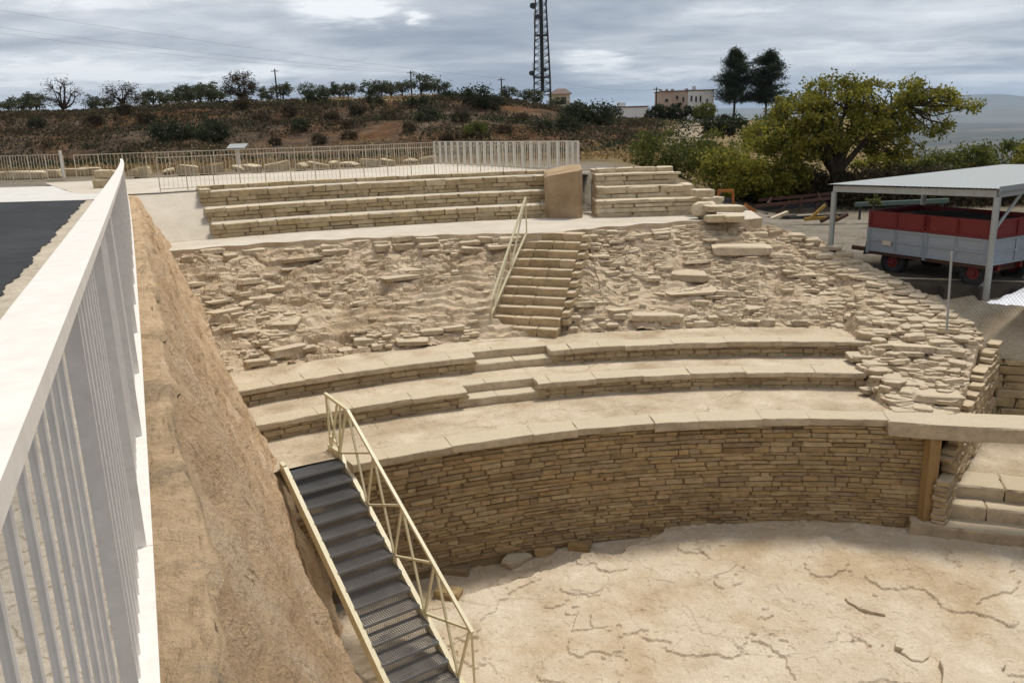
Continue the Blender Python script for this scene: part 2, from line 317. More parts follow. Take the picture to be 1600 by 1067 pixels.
MT['roof_sheet'] = paint_mat('roof_sheet', (0.28, 0.305, 0.31), 0.6, 0.08, 0.0, scale=1.0)
MT['trailer_grey'] = paint_mat('trailer_grey', (0.30, 0.335, 0.37), 0.5, 0.16, dcol=(0.2, 0.15, 0.1))
MT['trailer_red'] = paint_mat('trailer_red', (0.17, 0.016, 0.014), 0.55, 0.14, dcol=(0.10, 0.03, 0.02))
MT['rim_red'] = paint_mat('rim_red', (0.15, 0.018, 0.016), 0.6, 0.2, dcol=(0.06, 0.03, 0.02))
MT['rubber'] = paint_mat('rubber', (0.02, 0.02, 0.02), 0.8, 0.1, dcol=(0.15, 0.12, 0.09))
MT['rust'] = paint_mat('rust', (0.09, 0.04, 0.026), 0.8, 0.2, dcol=(0.05, 0.025, 0.02), scale=6)
MT['orange'] = paint_mat('orange', (0.42, 0.13, 0.02), 0.7, 0.3)
MT['yellow'] = paint_mat('yellow', (0.34, 0.20, 0.03), 0.7, 0.35)
MT['green_sheet'] = paint_mat('green_sheet', (0.075, 0.115, 0.10), 0.6, 0.2)
MT['tarp'] = paint_mat('tarp', (0.70, 0.72, 0.76), 0.6, 0.06)
MT['house_white'] = paint_mat('house_white', (0.74, 0.74, 0.74), 0.9, 0.12, scale=0.6)
MT['house_brick'] = paint_mat('house_brick', (0.46, 0.36, 0.30), 0.9, 0.5, dcol=(0.27, 0.14, 0.10), scale=0.5)
MT['house_cream'] = paint_mat('house_cream', (0.62, 0.55, 0.42), 0.9, 0.1)
MT['roof_tile'] = paint_mat('roof_tile', (0.14, 0.10, 0.09), 0.9, 0.2)
MT['glass_dark'] = paint_mat('glass_dark', (0.03, 0.035, 0.04), 0.2, 0.0)
MT['bark'] = stone_mat('bark', [(0.055, 0.042, 0.033), (0.085, 0.066, 0.05)], 0.6, 8, 0.9, 0.8, 0.03)
MT['twig'] = stone_mat('twig', [(0.05, 0.038, 0.032), (0.08, 0.062, 0.05)], 0.6, 8, 0.9, 0.3, 0.01)
MT['leaf_autumn'] = leaf_mat('leaf_autumn', [(0.13, 0.155, 0.028), (0.25, 0.24, 0.036), (0.095, 0.125, 0.025), (0.36, 0.31, 0.045), (0.16, 0.18, 0.032), (0.28, 0.21, 0.032)], 0.45)
MT['leaf_green'] = leaf_mat('leaf_green', [(0.06, 0.085, 0.022), (0.10, 0.12, 0.03), (0.14, 0.15, 0.034), (0.075, 0.10, 0.024), (0.17, 0.15, 0.035)], 0.4)
MT['leaf_dark'] = leaf_mat('leaf_dark', [(0.022, 0.033, 0.016), (0.04, 0.05, 0.023), (0.032, 0.043, 0.02), (0.055, 0.06, 0.028)])
MT['leaf_olive'] = leaf_mat('leaf_olive', [(0.045, 0.057, 0.03), (0.07, 0.083, 0.045), (0.095, 0.105, 0.062), (0.055, 0.068, 0.035)])
MT['leaf_pine'] = leaf_mat('leaf_pine', [(0.014, 0.024, 0.012), (0.026, 0.038, 0.017), (0.035, 0.05, 0.022)], 0.15)
MT['leaf_brown'] = leaf_mat('leaf_brown', [(0.05, 0.04, 0.028), (0.08, 0.055, 0.03), (0.045, 0.045, 0.026), (0.10, 0.075, 0.04)])
MT['dry_grass'] = leaf_mat('dry_grass', [(0.27, 0.19, 0.085), (0.34, 0.25, 0.12), (0.22, 0.145, 0.065), (0.16, 0.085, 0.035)], 0.3)

# ------------------------------------------------------------------ stone shapes
def block_shape(seed, ch=0.08, jit=0.03):
    r = random.Random(seed); bm = bmesh.new(); bmesh.ops.create_cube(bm, size=1.0)
    bmesh.ops.bevel(bm, geom=list(bm.edges), offset=ch, segments=1, affect='EDGES')
    for v in bm.verts: v.co += Vector((r.uniform(-jit, jit), r.uniform(-jit, jit), r.uniform(-jit, jit) * 1.6))
    bmesh.ops.triangulate(bm, faces=[f for f in bm.faces if len(f.verts) > 4])
    V = [tuple(v.co) for v in bm.verts]; bm.verts.index_update(); F = [tuple(v.index for v in f.verts) for f in bm.faces]; bm.free()
    return np.array(V), F
def slab_shape(seed, n=None):
    r = random.Random(seed); n = n or r.choice((5, 6, 6, 7)); a0 = r.uniform(0, 6.28); P = []
    for k in range(n):
        a = a0 + 2 * math.pi * (k + r.uniform(-0.28, 0.28)) / n; q = r.uniform(0.40, 0.54); P.append((q * math.cos(a) * 1.08, q * math.sin(a) * 1.08))
    V = []
    for sc, z, jz in ((0.93, -0.5, 0.03), (1.0, -0.1, 0.15), (1.0, 0.36, 0.06), (0.88, 0.5, 0.05)):
        for x, y in P: V.append((x * sc * r.uniform(0.96, 1.03), y * sc * r.uniform(0.96, 1.03), z + r.uniform(-jz, jz)))
    F = [tuple(range(n))[::-1]]
    for l in range(3): F += [(l * n + k, l * n + (k + 1) % n, (l + 1) * n + (k + 1) % n, (l + 1) * n + k) for k in range(n)]
    V.append((0, 0, 0.5)); F += [(3 * n + k, 3 * n + (k + 1) % n, 4 * n) for k in range(n)]
    return np.array(V), F
def boulder_shape(seed):
    r = random.Random(seed); bm = bmesh.new(); bmesh.ops.create_icosphere(bm, subdivisions=2, radius=0.5)
    off = [Vector((r.uniform(-1, 1), r.uniform(-1, 1), r.uniform(-1, 1))).normalized() for _ in range(7)]; cut = [r.uniform(0.30, 0.42) for _ in off]
    for v in bm.verts:
        for o, c in zip(off, cut):
            d = v.co.dot(o)
            if d > c: v.co -= o * (d - c) * 0.9
        v.co *= r.uniform(0.96, 1.04)
    bm.verts.index_update(); V = [tuple(v.co) for v in bm.verts]; F = [tuple(v.index for v in f.verts) for f in bm.faces]; bm.free()
    return np.array(V), F
SHAPES = {'brick': [block_shape(k, 0.085, 0.042) for k in range(16)], 'block': [block_shape(50 + k, 0.11, 0.05) for k in range(10)],
          'slab': [slab_shape(90 + k) for k in range(12)], 'boulder': [boulder_shape(130 + k) for k in range(5)]}
_SM = {}
def shape_mesh(kind, k, mat):
    key = (kind, k, mat.name)
    if key not in _SM:
        V, F = SHAPES[kind][k]; me = bpy.data.meshes.new(kind); me.from_pydata(V.tolist(), [], F); me.materials.append(mat)
        if kind == 'boulder': me.polygons.foreach_set('use_smooth', [False] * len(me.polygons))
        _SM[key] = me
    return _SM[key]
class Stones:
    """stones of one thing: the 300 that show largest become objects, the rest one part"""
    def __init__(s, mat, name='stone'): s.l = []; s.mat = mat; s.name = name
    def add(s, c, d, rz=0.0, tilt=(0, 0), kind='brick'):
        m = Matrix.Translation(Vector(c)) @ Matrix.Rotation(rz, 4, 'Z') @ Matrix.Rotation(tilt[0], 4, 'X') @ Matrix.Rotation(tilt[1], 4, 'Y') @ Matrix.Diagonal((d[0], d[1], d[2], 1))
        k = RND.randrange(len(SHAPES[kind])); w = d[0] * (d[2] + 0.25 * d[1]) / max(1.0, c[0] ** 2 + c[1] ** 2 + c[2] ** 2)
        s.l.append((w, kind, k, m))
    def build(s, parent, limit=300, rest='stone_infill'):
        s.l.sort(key=lambda t: -t[0])
        for w, kind, k, m in s.l[:limit]:
            o = bpy.data.objects.new(s.name, shape_mesh(kind, k, s.mat)); place(o, parent); o.matrix_basis = m
        V = []; F = []; b = 0
        for w, kind, k, m in s.l[limit:]:
            v, f = SHAPES[kind][k]; A = np.array(m); V.append(v @ A[:3, :3].T + A[:3, 3]); F += [tuple(i + b for i in q) for q in f]; b += len(v)
        if V: tag(mesh_obj(rest, np.concatenate(V), F, s.mat, parent), kind='stuff')
def slab_obj(name, poly, z0, z1, mat, parent, ch=0.014, jit=0.016, sub=5, zj=0.0):
    """a cut slab over a plan polygon, its edges split, roughened and chamfered"""
    P = []
    n = len(poly)
    for k in range(n):
        a, b = np.array(poly[k][:2]), np.array(poly[(k + 1) % n][:2]); L = np.hypot(*(b - a)); m = max(1, min(sub, int(L / 0.22)))
        for j in range(m): P.append(a + (b - a) * (j / m) + np.array([RND.uniform(-jit, jit), RND.uniform(-jit, jit)]) * (1 if j else 0.12))
    c = sum(P) / len(P); n = len(P); V = []
    for ins, z, jz in ((0.6 * ch, z0, 0), (0, z0 + (z1 - z0) * 0.45, jit), (0.1 * ch, z1 - ch, jit * 0.7), (ch * 1.1, z1, 0.003)):
        for p in P:
            d = c - p; L = np.hypot(*d); q = p + d / L * ins * 0.9 + np.array([RND.uniform(-1, 1), RND.uniform(-1, 1)]) * jit * 0.35; V.append((q[0], q[1], z + RND.uniform(-jz, jz) * 0.8 + zj))
    F = [tuple(range(3 * n, 4 * n))]
    for l in range(3): F += [(l * n + k, l * n + (k + 1) % n, (l + 1) * n + (k + 1) % n, (l + 1) * n + k) for k in range(n)]
    return mesh_obj(name, V, F, mat, parent)
def arc_poly(a0, a1, r0, r1): return [pol(a1, r0)[:2], pol(a0, r0)[:2], pol(a0, r1)[:2], pol(a1, r1)[:2]]
def arc_courses(st, a0, a1, r, z0, z1, hmin, hmax, lmin, lmax, depth=0.22, rough=0.012, gap=0.007, skip=None, kind='brick'):
    """courses of stones with their faces on the arc of radius r seen from inside"""
    z = z0
    while z < z1 - 0.02:
        h = RND.uniform(hmin, hmax)
        if z1 - z - h < hmin * 0.6: h = z1 - z
        a = a0 + RND.uniform(-0.5, 0)
        while a < a1:
            l = RND.uniform(lmin, lmax) * (1.35 if RND.random() < 0.15 else 1); da = math.degrees(l / r); b = min(a + da, a1 + 0.15)
            if b - a > da * 0.25 and not (skip and skip(0.5 * (a + b))):
                ll = math.radians(b - a) * r; m = 0.5 * (a + b); rr = r + depth / 2 + RND.uniform(-rough, rough)
                hh = h * (1 if RND.random() > 0.12 else RND.uniform(0.8, 0.95))
                st.add(pol(m, rr, z + h / 2), (max(0.05, ll - gap), depth, hh - gap), math.radians(m) + math.pi / 2, (RND.uniform(-.03, .03), RND.uniform(-.012, .012)), kind)
            a = b
        z += h
def ring(name, a0, a1, r0, r1, z0, z1, mat, parent=None, na=120, nr=8, amp=0.01, fr=1.5):
    A = np.linspace(a0, a1, na)[:, None]; T = np.linspace(0, 1, nr)[None, :]
    R0 = np.array([r0(a) if callable(r0) else r0 for a in A[:, 0]])[:, None]; R1 = np.array([r1(a) if callable(r1) else r1 for a in A[:, 0]])[:, None]
    R = R0 + (R1 - R0) * T; x = C0[0] + R * np.cos(np.radians(A)); y = C0[1] + R * np.sin(np.radians(A))
    z = z0 + (z1 - z0) * T + 0 * A + fbm(x * fr, y * fr, 4, 3) * amp
    return grid_obj(name, np.stack([x, y, z], -1), mat, parent, flip=False)

# heights (camera at 0)
ZF, ZP, ZB, ZC, ZW = -7.92, -5.65, -5.30, -4.95, -2.82
RP, RB, RC, RCB = 15.5, 17.42, 18.68, 20.12
AL, AR = 121.2, 78.6
def gz(y): return -1.35 - 0.0125 * np.clip(y, -40, 27) - 0.004 * np.clip(np.asarray(y, float) - 27, 0, 14)
def rail_x(y): return -0.145 - 0.435 * y - 0.00035 * np.maximum(np.asarray(y, float), 0) ** 2

_wa = [70, 79, 82.9, 86.6, 90, 95.2, 97.2, 99.3, 103, 108.5, 114.1, 121.5]; _wr = [24.0, 24.2, 24.4, 24.3, 23.9, 23.15, 22.75, 22.75, 23.3, 23.8, 24.4, 24.7]
def rub_out(a):      # outer edge of the ruined slope
    r = np.interp(a, _wa, _wr) + 0.13 * np.sin(np.asarray(a) * 2.3) * (np.abs(np.asarray(a) - 98) > 3)
    k = np.interp(a, [71.5, 73.2, 75.8, 78.1, 82], [18.2, 20.9, 22.4, 24.1, 24.6])
    return np.minimum(r, k)

def rub_amin(r): return np.interp(r, [15.2, 17.0, 19.2, 20.9, 22.4, 24.1, 24.4], [75.4, 72.9, 70.8, 73.2, 75.8, 78.1, 78.4])
# ------------------------------------------------------------------ terrain, roads, plain, mountains
_rp = [(-400, 182), (0, 178), (100, 178), (250, 167), (400, 161), (560, 153), (680, 149), (760, 154), (810, 160), (870, 170), (960, 187), (1040, 190), (1130, 190), (1240, 188), (1700, 180)]
_ra = np.array([at(x, y, 130)[0] / 130 for x, y in _rp]); _rz = np.array([at(x, y, 130)[2] for x, y in _rp])
def terrain_z(x, y):
    x = np.asarray(x, float); y = np.asarray(y, float)
    a = x / np.maximum(y, 26); e = sstep(0.10, 0.34, a)
    zr = np.interp(a, _ra, _rz)
    n1 = fbm(x * 0.045, y * 0.045, 4, 2); n2 = fbm(x * 0.22, y * 0.22, 4, 8)
    zw = np.where(y < 41, gz(y) - 0.06, gz(41) - 0.06 - 0.03 * np.clip(y - 41, 0, 22))
    ys = y + 9 * n1
    prof = 0.45 * sstep(74, 92, ys) + 0.33 * sstep(92, 103, ys) + 0.22 * sstep(104, 130, y)
    zw = zw + (zr - zw) * prof
    ze = -4.2 + (np.minimum(zr, -0.4) + 4.2) * sstep(46, 135, y)
    z = zw * (1 - e) + ze * e
    z = z + np.where(y > 44, 1, 0) * (n2 * 0.5 + n1 * 0.3) * sstep(44, 80, y) * (1 - 0.75 * sstep(118, 130, y))
    z = z - np.clip(y - 132, 0, 999) * 0.012 * (1 - e)
    # the hill falls away to the plain
    far = np.maximum.reduce([sstep(175, 420, y), sstep(140, 330, -x), sstep(70, 260, x), sstep(60, 200, -y)])
    fr = sstep(0.40, 0.62, a) * sstep(48, 75, y)
    z = z - 125 * far - fr * np.clip(y - 46, 0, 400) * 0.30
    return np.maximum(z, -128)
def build_ground():
    xs = np.concatenate([np.linspace(-420, -120, 40), np.linspace(-117, -32, 58), np.linspace(-31, 5, 37), np.linspace(5.25, 14, 36), np.linspace(15, 31, 17), np.linspace(32.5, 90, 40), np.linspace(96, 420, 40)])
    ys = np.concatenate([np.linspace(-260, -24, 20), np.linspace(-20, 12, 33), np.linspace(12.25, 28, 64), np.linspace(29, 60, 32), np.linspace(61, 140, 72), np.linspace(143, 460, 70)])
    X, Y = np.meshgrid(xs, ys); Z = terrain_z(X, Y)
    dx, dy = X - C0[0], Y - C0[1]; r = np.hypot(dx, dy); an = np.degrees(np.arctan2(dy, dx))
    pit = (r < 24.2) & (an > 79) & (an < 150) & (X > rail_x(Y) - 0.4)
    pit |= (an > rub_amin(r) + 0.4) & (an <= 90) & (r < 24.2)
    pit |= (r < 17.6) & (an > 20) & (X > rail_x(Y) - 0.4) & (Y > -6)
    pit |= (X > rail_x(Y) - 0.4) & (Y > -6) & (Y < 10) & (X < 16)
    low = sstep(22.5, 18.3, r) * sstep(64, 72, an) * (an < 90) * (X > 6); Z = Z - 0.35 * low
    sd = (X - 10.6) * 0.336 + (Y - 18.15) * 0.942; pit |= (sd < 2.0) & (X > 8) & (X < 17) & (Y > 8) & (an < rub_amin(np.clip(r, 15, 24)) + 1.5) & (r < 22.5)
    Z = np.where(pit, -9.6, Z)
    shelf = (r >= 24.2) & (r < 28.8) & (an > 81) & (an < 124.5) & (X > rail_x(Y) - 0.4)
    Z = np.where(shelf, np.minimum(Z, -3.05), Z)
    m, nt, b, o = new_mat('hillside')
    g = nt.nodes.new('ShaderNodeNewGeometry'); sx = nt.nodes.new('ShaderNodeSeparateXYZ'); nt.links.new(g.outputs['Position'], sx.inputs[0])
    sn = nt.nodes.new('ShaderNodeSeparateXYZ'); nt.links.new(g.outputs['Normal'], sn.inputs[0])
    grass = ramp_node(nt, noise_node(nt, 0.35, 9, 0.7), [(0.3, (0.15, 0.10, 0.05)), (0.45, (0.25, 0.18, 0.09)), (0.6, (0.31, 0.24, 0.13)), (0.75, (0.36, 0.29, 0.17))])
    rock = ramp_node(nt, noise_node(nt, 0.5, 10, 0.75, (1, 1, 2.2)), [(0.3, (0.035, 0.026, 0.02)), (0.45, (0.09, 0.066, 0.047)), (0.58, (0.165, 0.118, 0.08)), (0.72, (0.29, 0.22, 0.15))])
    red = ramp_node(nt, noise_node(nt, 0.06, 4, 0.6), [(0.46, (0, 0, 0)), (0.60, (0.7, 0.7, 0.7))])
    rock = mixc(nt, red, rock, ramp_node(nt, noise_node(nt, 1.1, 8, 0.7), [(0.3, (0.08, 0.036, 0.019)), (0.6, (0.215, 0.10, 0.04)), (0.8, (0.31, 0.175, 0.08))]))
    def span(v, lo, hi):
        n = nt.nodes.new('ShaderNodeMapRange'); n.inputs['From Min'].default_value = lo; n.inputs['From Max'].default_value = hi; nt.links.new(v, n.inputs['Value']); return n.outputs[0]
    wy = mth(nt, 'ADD', sx.outputs[1], mth(nt, 'MULTIPLY', noise_node(nt, 0.12, 5), 26.0))
    steep = mth(nt, 'MULTIPLY', mth(nt, 'MULTIPLY', span(wy, 78, 86), span(wy, 131, 124)), span(mth(nt, 'DIVIDE', sx.outputs[0], sx.outputs[1]), 0.22, 0.15))
    c = mixc(nt, steep, grass, rock)
    yard = ramp_node(nt, noise_node(nt, 0.8, 9, 0.7), [(0.3, (0.24, 0.20, 0.155)), (0.5, (0.38, 0.335, 0.27)), (0.7, (0.47, 0.42, 0.35))])
    yard = mixc(nt, ramp_node(nt, noise_node(nt, 4.0, 5), [(0.58, (0, 0, 0)), (0.68, (0.8, 0.8, 0.8))]), yard, (0.15, 0.125, 0.09))
    low = nt.nodes.new('ShaderNodeMapRange'); low.inputs['From Min'].default_value = 46; low.inputs['From Max'].default_value = 38
    nt.links.new(mth(nt, 'ADD', sx.outputs[1], mth(nt, 'MULTIPLY', noise_node(nt, 0.2, 4), 8.0)), low.inputs['Value'])
    dark_ground = ramp_node(nt, noise_node(nt, 1.4, 8, 0.7), [(0.3, (0.10, 0.08, 0.058)), (0.55, (0.17, 0.14, 0.105)), (0.72, (0.27, 0.23, 0.175))])
    yard = mixc(nt, span(mth(nt, 'ADD', sx.outputs[1], mth(nt, 'MULTIPLY', noise_node(nt, 0.5, 4), 3.0)), 28.0, 25.5), yard, dark_ground)  # ground colour turns darker brown towards the near end, around the shed
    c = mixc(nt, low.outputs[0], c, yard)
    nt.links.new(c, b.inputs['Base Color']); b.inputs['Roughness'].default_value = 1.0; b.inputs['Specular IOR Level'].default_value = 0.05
    bump(nt, b, noise_node(nt, 1.5, 10, 0.75), 1.0, 0.5)
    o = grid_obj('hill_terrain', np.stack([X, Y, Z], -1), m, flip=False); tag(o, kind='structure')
    # the plain far below, to the horizon
    m, nt, b, _ = new_mat('plain')
    c = ramp_node(nt, noise_node(nt, 0.0011, 10, 0.68, (1, 0.55, 1)), [(0.3, (0.025, 0.032, 0.026)), (0.47, (0.045, 0.05, 0.034)), (0.56, (0.075, 0.07, 0.048)), (0.64, (0.19, 0.16, 0.115)), (0.72, (0.05, 0.053, 0.036))])
    g = nt.nodes.new('ShaderNodeNewGeometry'); v = nt.nodes.new('ShaderNodeTexVoronoi'); v.inputs['Scale'].default_value = 0.004; nt.links.new(g.outputs['Position'], v.inputs['Vector'])
    c = mixc(nt, 0.45, c, ramp_node(nt, v.outputs['Color'], [(0.2, (0.025, 0.032, 0.024)), (0.6, (0.06, 0.057, 0.038)), (0.85, (0.17, 0.145, 0.10))]))
    nt.links.new(c, b.inputs['Base Color']); b.inputs['Roughness'].default_value = 1.0
    q = np.linspace(-1, 1, 61); q = np.sign(q) * np.abs(q) ** 1.6 * 30000
    X, Y = np.meshgrid(q, q); Z = -127.0 + 26 * fbm(X * 0.0006, Y * 0.0006, 4, 4) - 8
    tag(grid_obj('plain', np.stack([X, Y, Z], -1), m), kind='structure')
    # mountains
    mm, nt, b, _ = new_mat('mountain')
    c = ramp_node(nt, noise_node(nt, 0.0009, 9, 0.65), [(0.3, (0.07, 0.08, 0.06)), (0.6, (0.15, 0.14, 0.10)), (0.75, (0.24, 0.21, 0.16))]); nt.links.new(c, b.inputs['Base Color']); b.inputs['Roughness'].default_value = 1.0
    def range_(name, D, prof, w, seed):
        n = 160; px = np.linspace(prof[0][0], prof[-1][0], n); py = np.interp(px, [p[0] for p in prof], [p[1] for p in prof])
        top = np.array([at(x, y, D) for x, y in zip(px, py)]); rows = []
        for k, t in enumerate(np.linspace(-1, 1, 25)):
            s = 1 - abs(t); s = s * s * (3 - 2 * s)
            z = -135 + (top[:, 2] + 135) * s; z = z + fbm(top[:, 0] * 0.0016, np.full(n, t * 4.0 + seed), 5, seed) * (top[:, 2] + 135) * 0.22 * s * (1 - s) * 3
            rows.append(np.stack([top[:, 0], top[:, 1] + t * w, z], -1))
        tag(grid_obj(name, np.array(rows), mm), kind='structure')
    range_('mountain_range', 16500, [(700, 176), (1000, 172), (1250, 168), (1400, 164), (1470, 160), (1500, 151), (1512, 148), (1548, 147), (1562, 149), (1580, 156), (1600, 159), (1700, 163), (1900, 152), (2200, 160)], 3500, 3)
    range_('foothills', 11000, [(900, 181), (1200, 178), (1440, 178), (1520, 177), (1555, 170), (1580, 167), (1610, 168), (1660, 172), (1800, 170), (2100, 176)], 1800, 11)
build_ground()
def strip(name, ys, xl, xr, dz, mat, n=10, amp=0.0, fr=3.0):
    ys = np.asarray(ys, float); T = np.linspace(0, 1, n)[None, :]; XL = np.array([xl(y) for y in ys])[:, None]; XR = np.array([xr(y) for y in ys])[:, None]
    X = XL + (XR - XL) * T; Y = ys[:, None] + 0 * T; Z = gz(Y) + dz + (fbm(X * fr, Y * fr, 4, 6) * amp if amp else 0)
    return tag(grid_obj(name, np.stack([X, Y, Z], -1), mat), kind='structure')
edge = lambda y: -4.1 - 0.433 * (y - 6.4)
strip('path', np.linspace(-8, 23.5, 220), lambda y: edge(y) - 0.25 + 0.05 * math.sin(y * 3) + 0.04 * math.sin(y * 7.3), lambda y: rail_x(y) + 0.02, 0.012, MT['kerb_path'], 16, 0.012, 5)
strip('road', np.linspace(-14, 22.3, 240), lambda y: -60, lambda y: edge(y) - 0.12 + 0.02 * math.sin(y * 2.1) + 0.02 * math.sin(y * 5.7 + 1) + 0.02 * math.sin(y * 17), 0.022, MT['asphalt'], 30, 0.01)
strip('concrete_apron', np.linspace(22.1, 30.2, 20), lambda y: -60, lambda y: edge(y) + 0.2 if y < 24 else rail_x(y) - 0.35, 0.03, MT['apron'], 20, 0.01)

# pavement of the upper platform, the ramp beside the upper seats and the walkway
tag(ring('walkway', 82.6, 123.6, lambda a: rub_out(a) - 0.10, 26.6, ZW, ZW, MT['gravel_path'], None, 200, 12, 0.012), kind='structure')
_A = np.linspace(82.6, 123.6, 200); _X = np.zeros((2, 200, 3))
for _k, _z in enumerate((ZW - 0.9, ZW + 0.004)):
    _r = rub_out(_A) - 0.10; _X[_k, :, 0] = C0[0] + _r * np.cos(np.radians(_A)); _X[_k, :, 1] = C0[1] + _r * np.sin(np.radians(_A)); _X[_k, :, 2] = _z
tag(grid_obj('walkway_edge', _X, MT['rubble']), kind='structure')
tag(ring('ramp', 117.3, 123.6, 26.3, 28.62, ZW + 0.004, gz(25.5) + 0.035, MT['gravel_path'], None, 24, 20, 0.012), kind='structure')
def plat_out(a): return float(np.interp(a, [90, 93, 95, 100.4, 105.6, 112.3, 117, 123.5], [28.9, 29.6, 31.6, 40.3, 38.4, 38.4, 38.6, 39.4]))
tag(ring('platform_pavement', 92.6, 123.6, 28.55, plat_out, gz(25.5) + 0.04, gz(36) + 0.05, MT['gravel_path'], None, 90, 30, 0.012), kind='structure')

# the steep earth bank under the railing
def build_bank():
    rr = np.concatenate([np.linspace(1.5, 8, 60), np.linspace(8.05, 29.3, 420)])
    a = np.radians(np.interp(rr, [1.5, 10, 13, 15.2, 16.4, 30], [123.5, 122.6, 122.0, 121.3, 120.8, 120.8])); K = np.stack([C0[0] + rr * np.cos(a), C0[1] + rr * np.sin(a), np.interp(rr, [1.5, 13.2, 15.2, 16.3, 18.8, 20.2, 24.6, 26.2, 28.6, 29.3], [-8.1, -7.95, -6.35, -5.65, -4.95, -4.55, -2.85, -2.75, -1.75, -1.66])], -1)
    yt = K[:, 1] * 0.985 - 0.1
    w = 0.15 + 0.09 * fbm(yt * 1.7, yt * 0 + 2, 6, 5, 0.65) + 0.10 * sstep(24, 29, rr) * 0
    T = np.stack([rail_x(yt) + w, yt, gz(yt) - 0.02], -1)
    s = np.concatenate([np.linspace(0, 1, 130), np.linspace(1.02, 1.35, 16)])
    D = K - T
    Pnt = T[:, None, :] + D[:, None, :] * s[None, :, None]
    sag = np.sin(np.clip(s, 0, 1) * math.pi)[None, :] * np.clip(-D[:, 2], 0, 6)[:, None]
    u = rr[:, None] + 0 * s[None, :]; v = s[None, :] * np.linalg.norm(D, axis=1)[:, None]
    disp = (0.07 + 0.08 * sstep(16, 20, rr)[:, None]) * fbm(u * 0.5, v * 0.6, 4, 12) + 0.10 * fbm(u * 2.2 + v * 0.8, v * 1.2, 5, 21) + 0.09 * np.abs(fbm(u * 5 + v * 2.5, v * 2.2, 4, 31)) - 0.03 * (fbm(u * 5, v * 6, 2, 41) > 0.42)
    fade = np.clip(s / 0.05, 0, 1)[None, :] * np.clip(-D[:, 2] / 1.2, 0.12, 1)[:, None]
    n = np.cross(D, np.gradient(K, axis=0)); n /= np.linalg.norm(n, axis=1)[:, None]; n *= np.sign(n[:, 0])[:, None]
    Pnt = Pnt + n[:, None, :] * (disp * fade - 0.02 * sag * 0)[:, :, None]
    tag(grid_obj('earth_bank', Pnt, MT['bank']), kind='structure')
    # rough stony top between the railing and the edge
    ys = np.linspace(-2, 28.2, 620); t = np.linspace(0, 1, 26)
    xr = np.interp(ys, yt, T[:, 0]); X = (rail_x(ys) + 0.0)[:, None] + (xr - rail_x(ys) + 0.05)[:, None] * t[None, :]; Y = ys[:, None] + 0 * t[None, :]
    d1, d2, cid = worley(X * 5.5 + 0.3 * fbm(X * 3, Y * 3, 2, 3), Y * 3.6, 9)
    Z = gz(Y) + 0.006 + 0.07 * fbm(X * 2.5, Y * 2.5, 5, 15) * t[None, :] ** 0.5 + 0.035 * (cid - 0.5) * t[None, :] ** 0.5 - 0.012 * np.exp(-((d2 - d1) / 0.08) ** 2) - 0.03 * np.clip((t[None, :] - 0.82) / 0.18, 0, 1) ** 2 * 2.6
    tag(grid_obj('bank_ledge', np.stack([X, Y, Z], -1), MT['bank_top']), kind='structure')
build_bank()

# orchestra floor of worn bedrock: lifted plates, cracks and flakes
def floor_z(x, y):
    wx = x + 0.16 * fbm(x * 0.9, y * 0.9, 4, 1) + 0.03 * fbm(x * 5, y * 5, 3, 51); wy = y + 0.16 * fbm(x * 0.9, y * 0.9, 4, 2) + 0.03 * fbm(x * 5, y * 5, 3, 52)
    d1, d2, cid = worley(wx * 0.42 + 0.2, wy * 0.55, 3); e1, e2, ci2 = worley(wx * 1.15, wy * 1.45, 5); h1, h2, ci3 = worley(wx * 3.1, wy * 3.8, 6)
    dx, dy = x - C0[0], y - C0[1]; r = np.hypot(dx, dy); an = np.degrees(np.arctan2(dy, dx))
    part = sstep(-0.15, 0.3, fbm(x * 0.45, y * 0.45, 3, 17)); part2 = sstep(0.0, 0.35, fbm(x * 0.7 + 4, y * 0.7, 3, 18)); cr = sstep(-0.3, 0.2, fbm(x * 0.6, y * 0.6 + 7, 3, 19))
    k1 = sstep(-0.05, 0.3, fbm(x * 0.55 + 2, y * 0.55, 3, 91)); k2 = sstep(0.0, 0.3, fbm(x * 0.8, y * 0.8 + 5, 3, 92))
    z = ZF + 0.06 * (cid - 0.5) * k1 + 0.032 * (ci2 - 0.5) * k2 + 0.02 * (ci3 - 0.5) * part2 + 0.05 * fbm(x * 0.5, y * 0.5, 3, 7) + 0.02 * fbm(x * 1.8, y * 1.8, 5, 9) + 0.035 * sstep(0.05, 0.075, fbm(x * 1.1 + 3, y * 1.4, 5, 59)) + 0.010 * fbm(x * 9, y * 9, 3, 8)
    z = z - 0.014 * np.exp(-((d2 - d1) / 0.004) ** 2) * sstep(0.1, 0.3, fbm(x * 1.3, y * 1.3 + 7, 3, 19)) - 0.012 * np.exp(-((e2 - e1) / 0.010) ** 2) * part * sstep(0, 0.2, fbm(x * 2.1, y * 2.1, 3, 29))
    z = z - 0.012 * (fbm(x * 7, y * 7, 2, 27) > 0.45)
    tr = np.interp(an, [92, 96, 103, 110, 118], [15.7, 15.1, 14.55, 14.1, 13.6]) + 0.28 * fbm(x * 1.6, y * 1.6, 4, 95); z = z - (0.16 + 0.14 * sstep(98, 108, an)) * sstep(92, 96, an) * sstep(tr, tr + 0.12, r)
    return z + 0.10 * sstep(11, 15.5, r) * (1 - sstep(90, 100, an)) - 0.02
X, Y = np.meshgrid(np.linspace(-4.2, 12.4, 760), np.linspace(6.5, 15.9, 420))
tag(grid_obj('orchestra_floor', np.stack([X, Y, floor_z(X, Y)], -1), MT['rock_floor'], smooth=False), kind='structure')

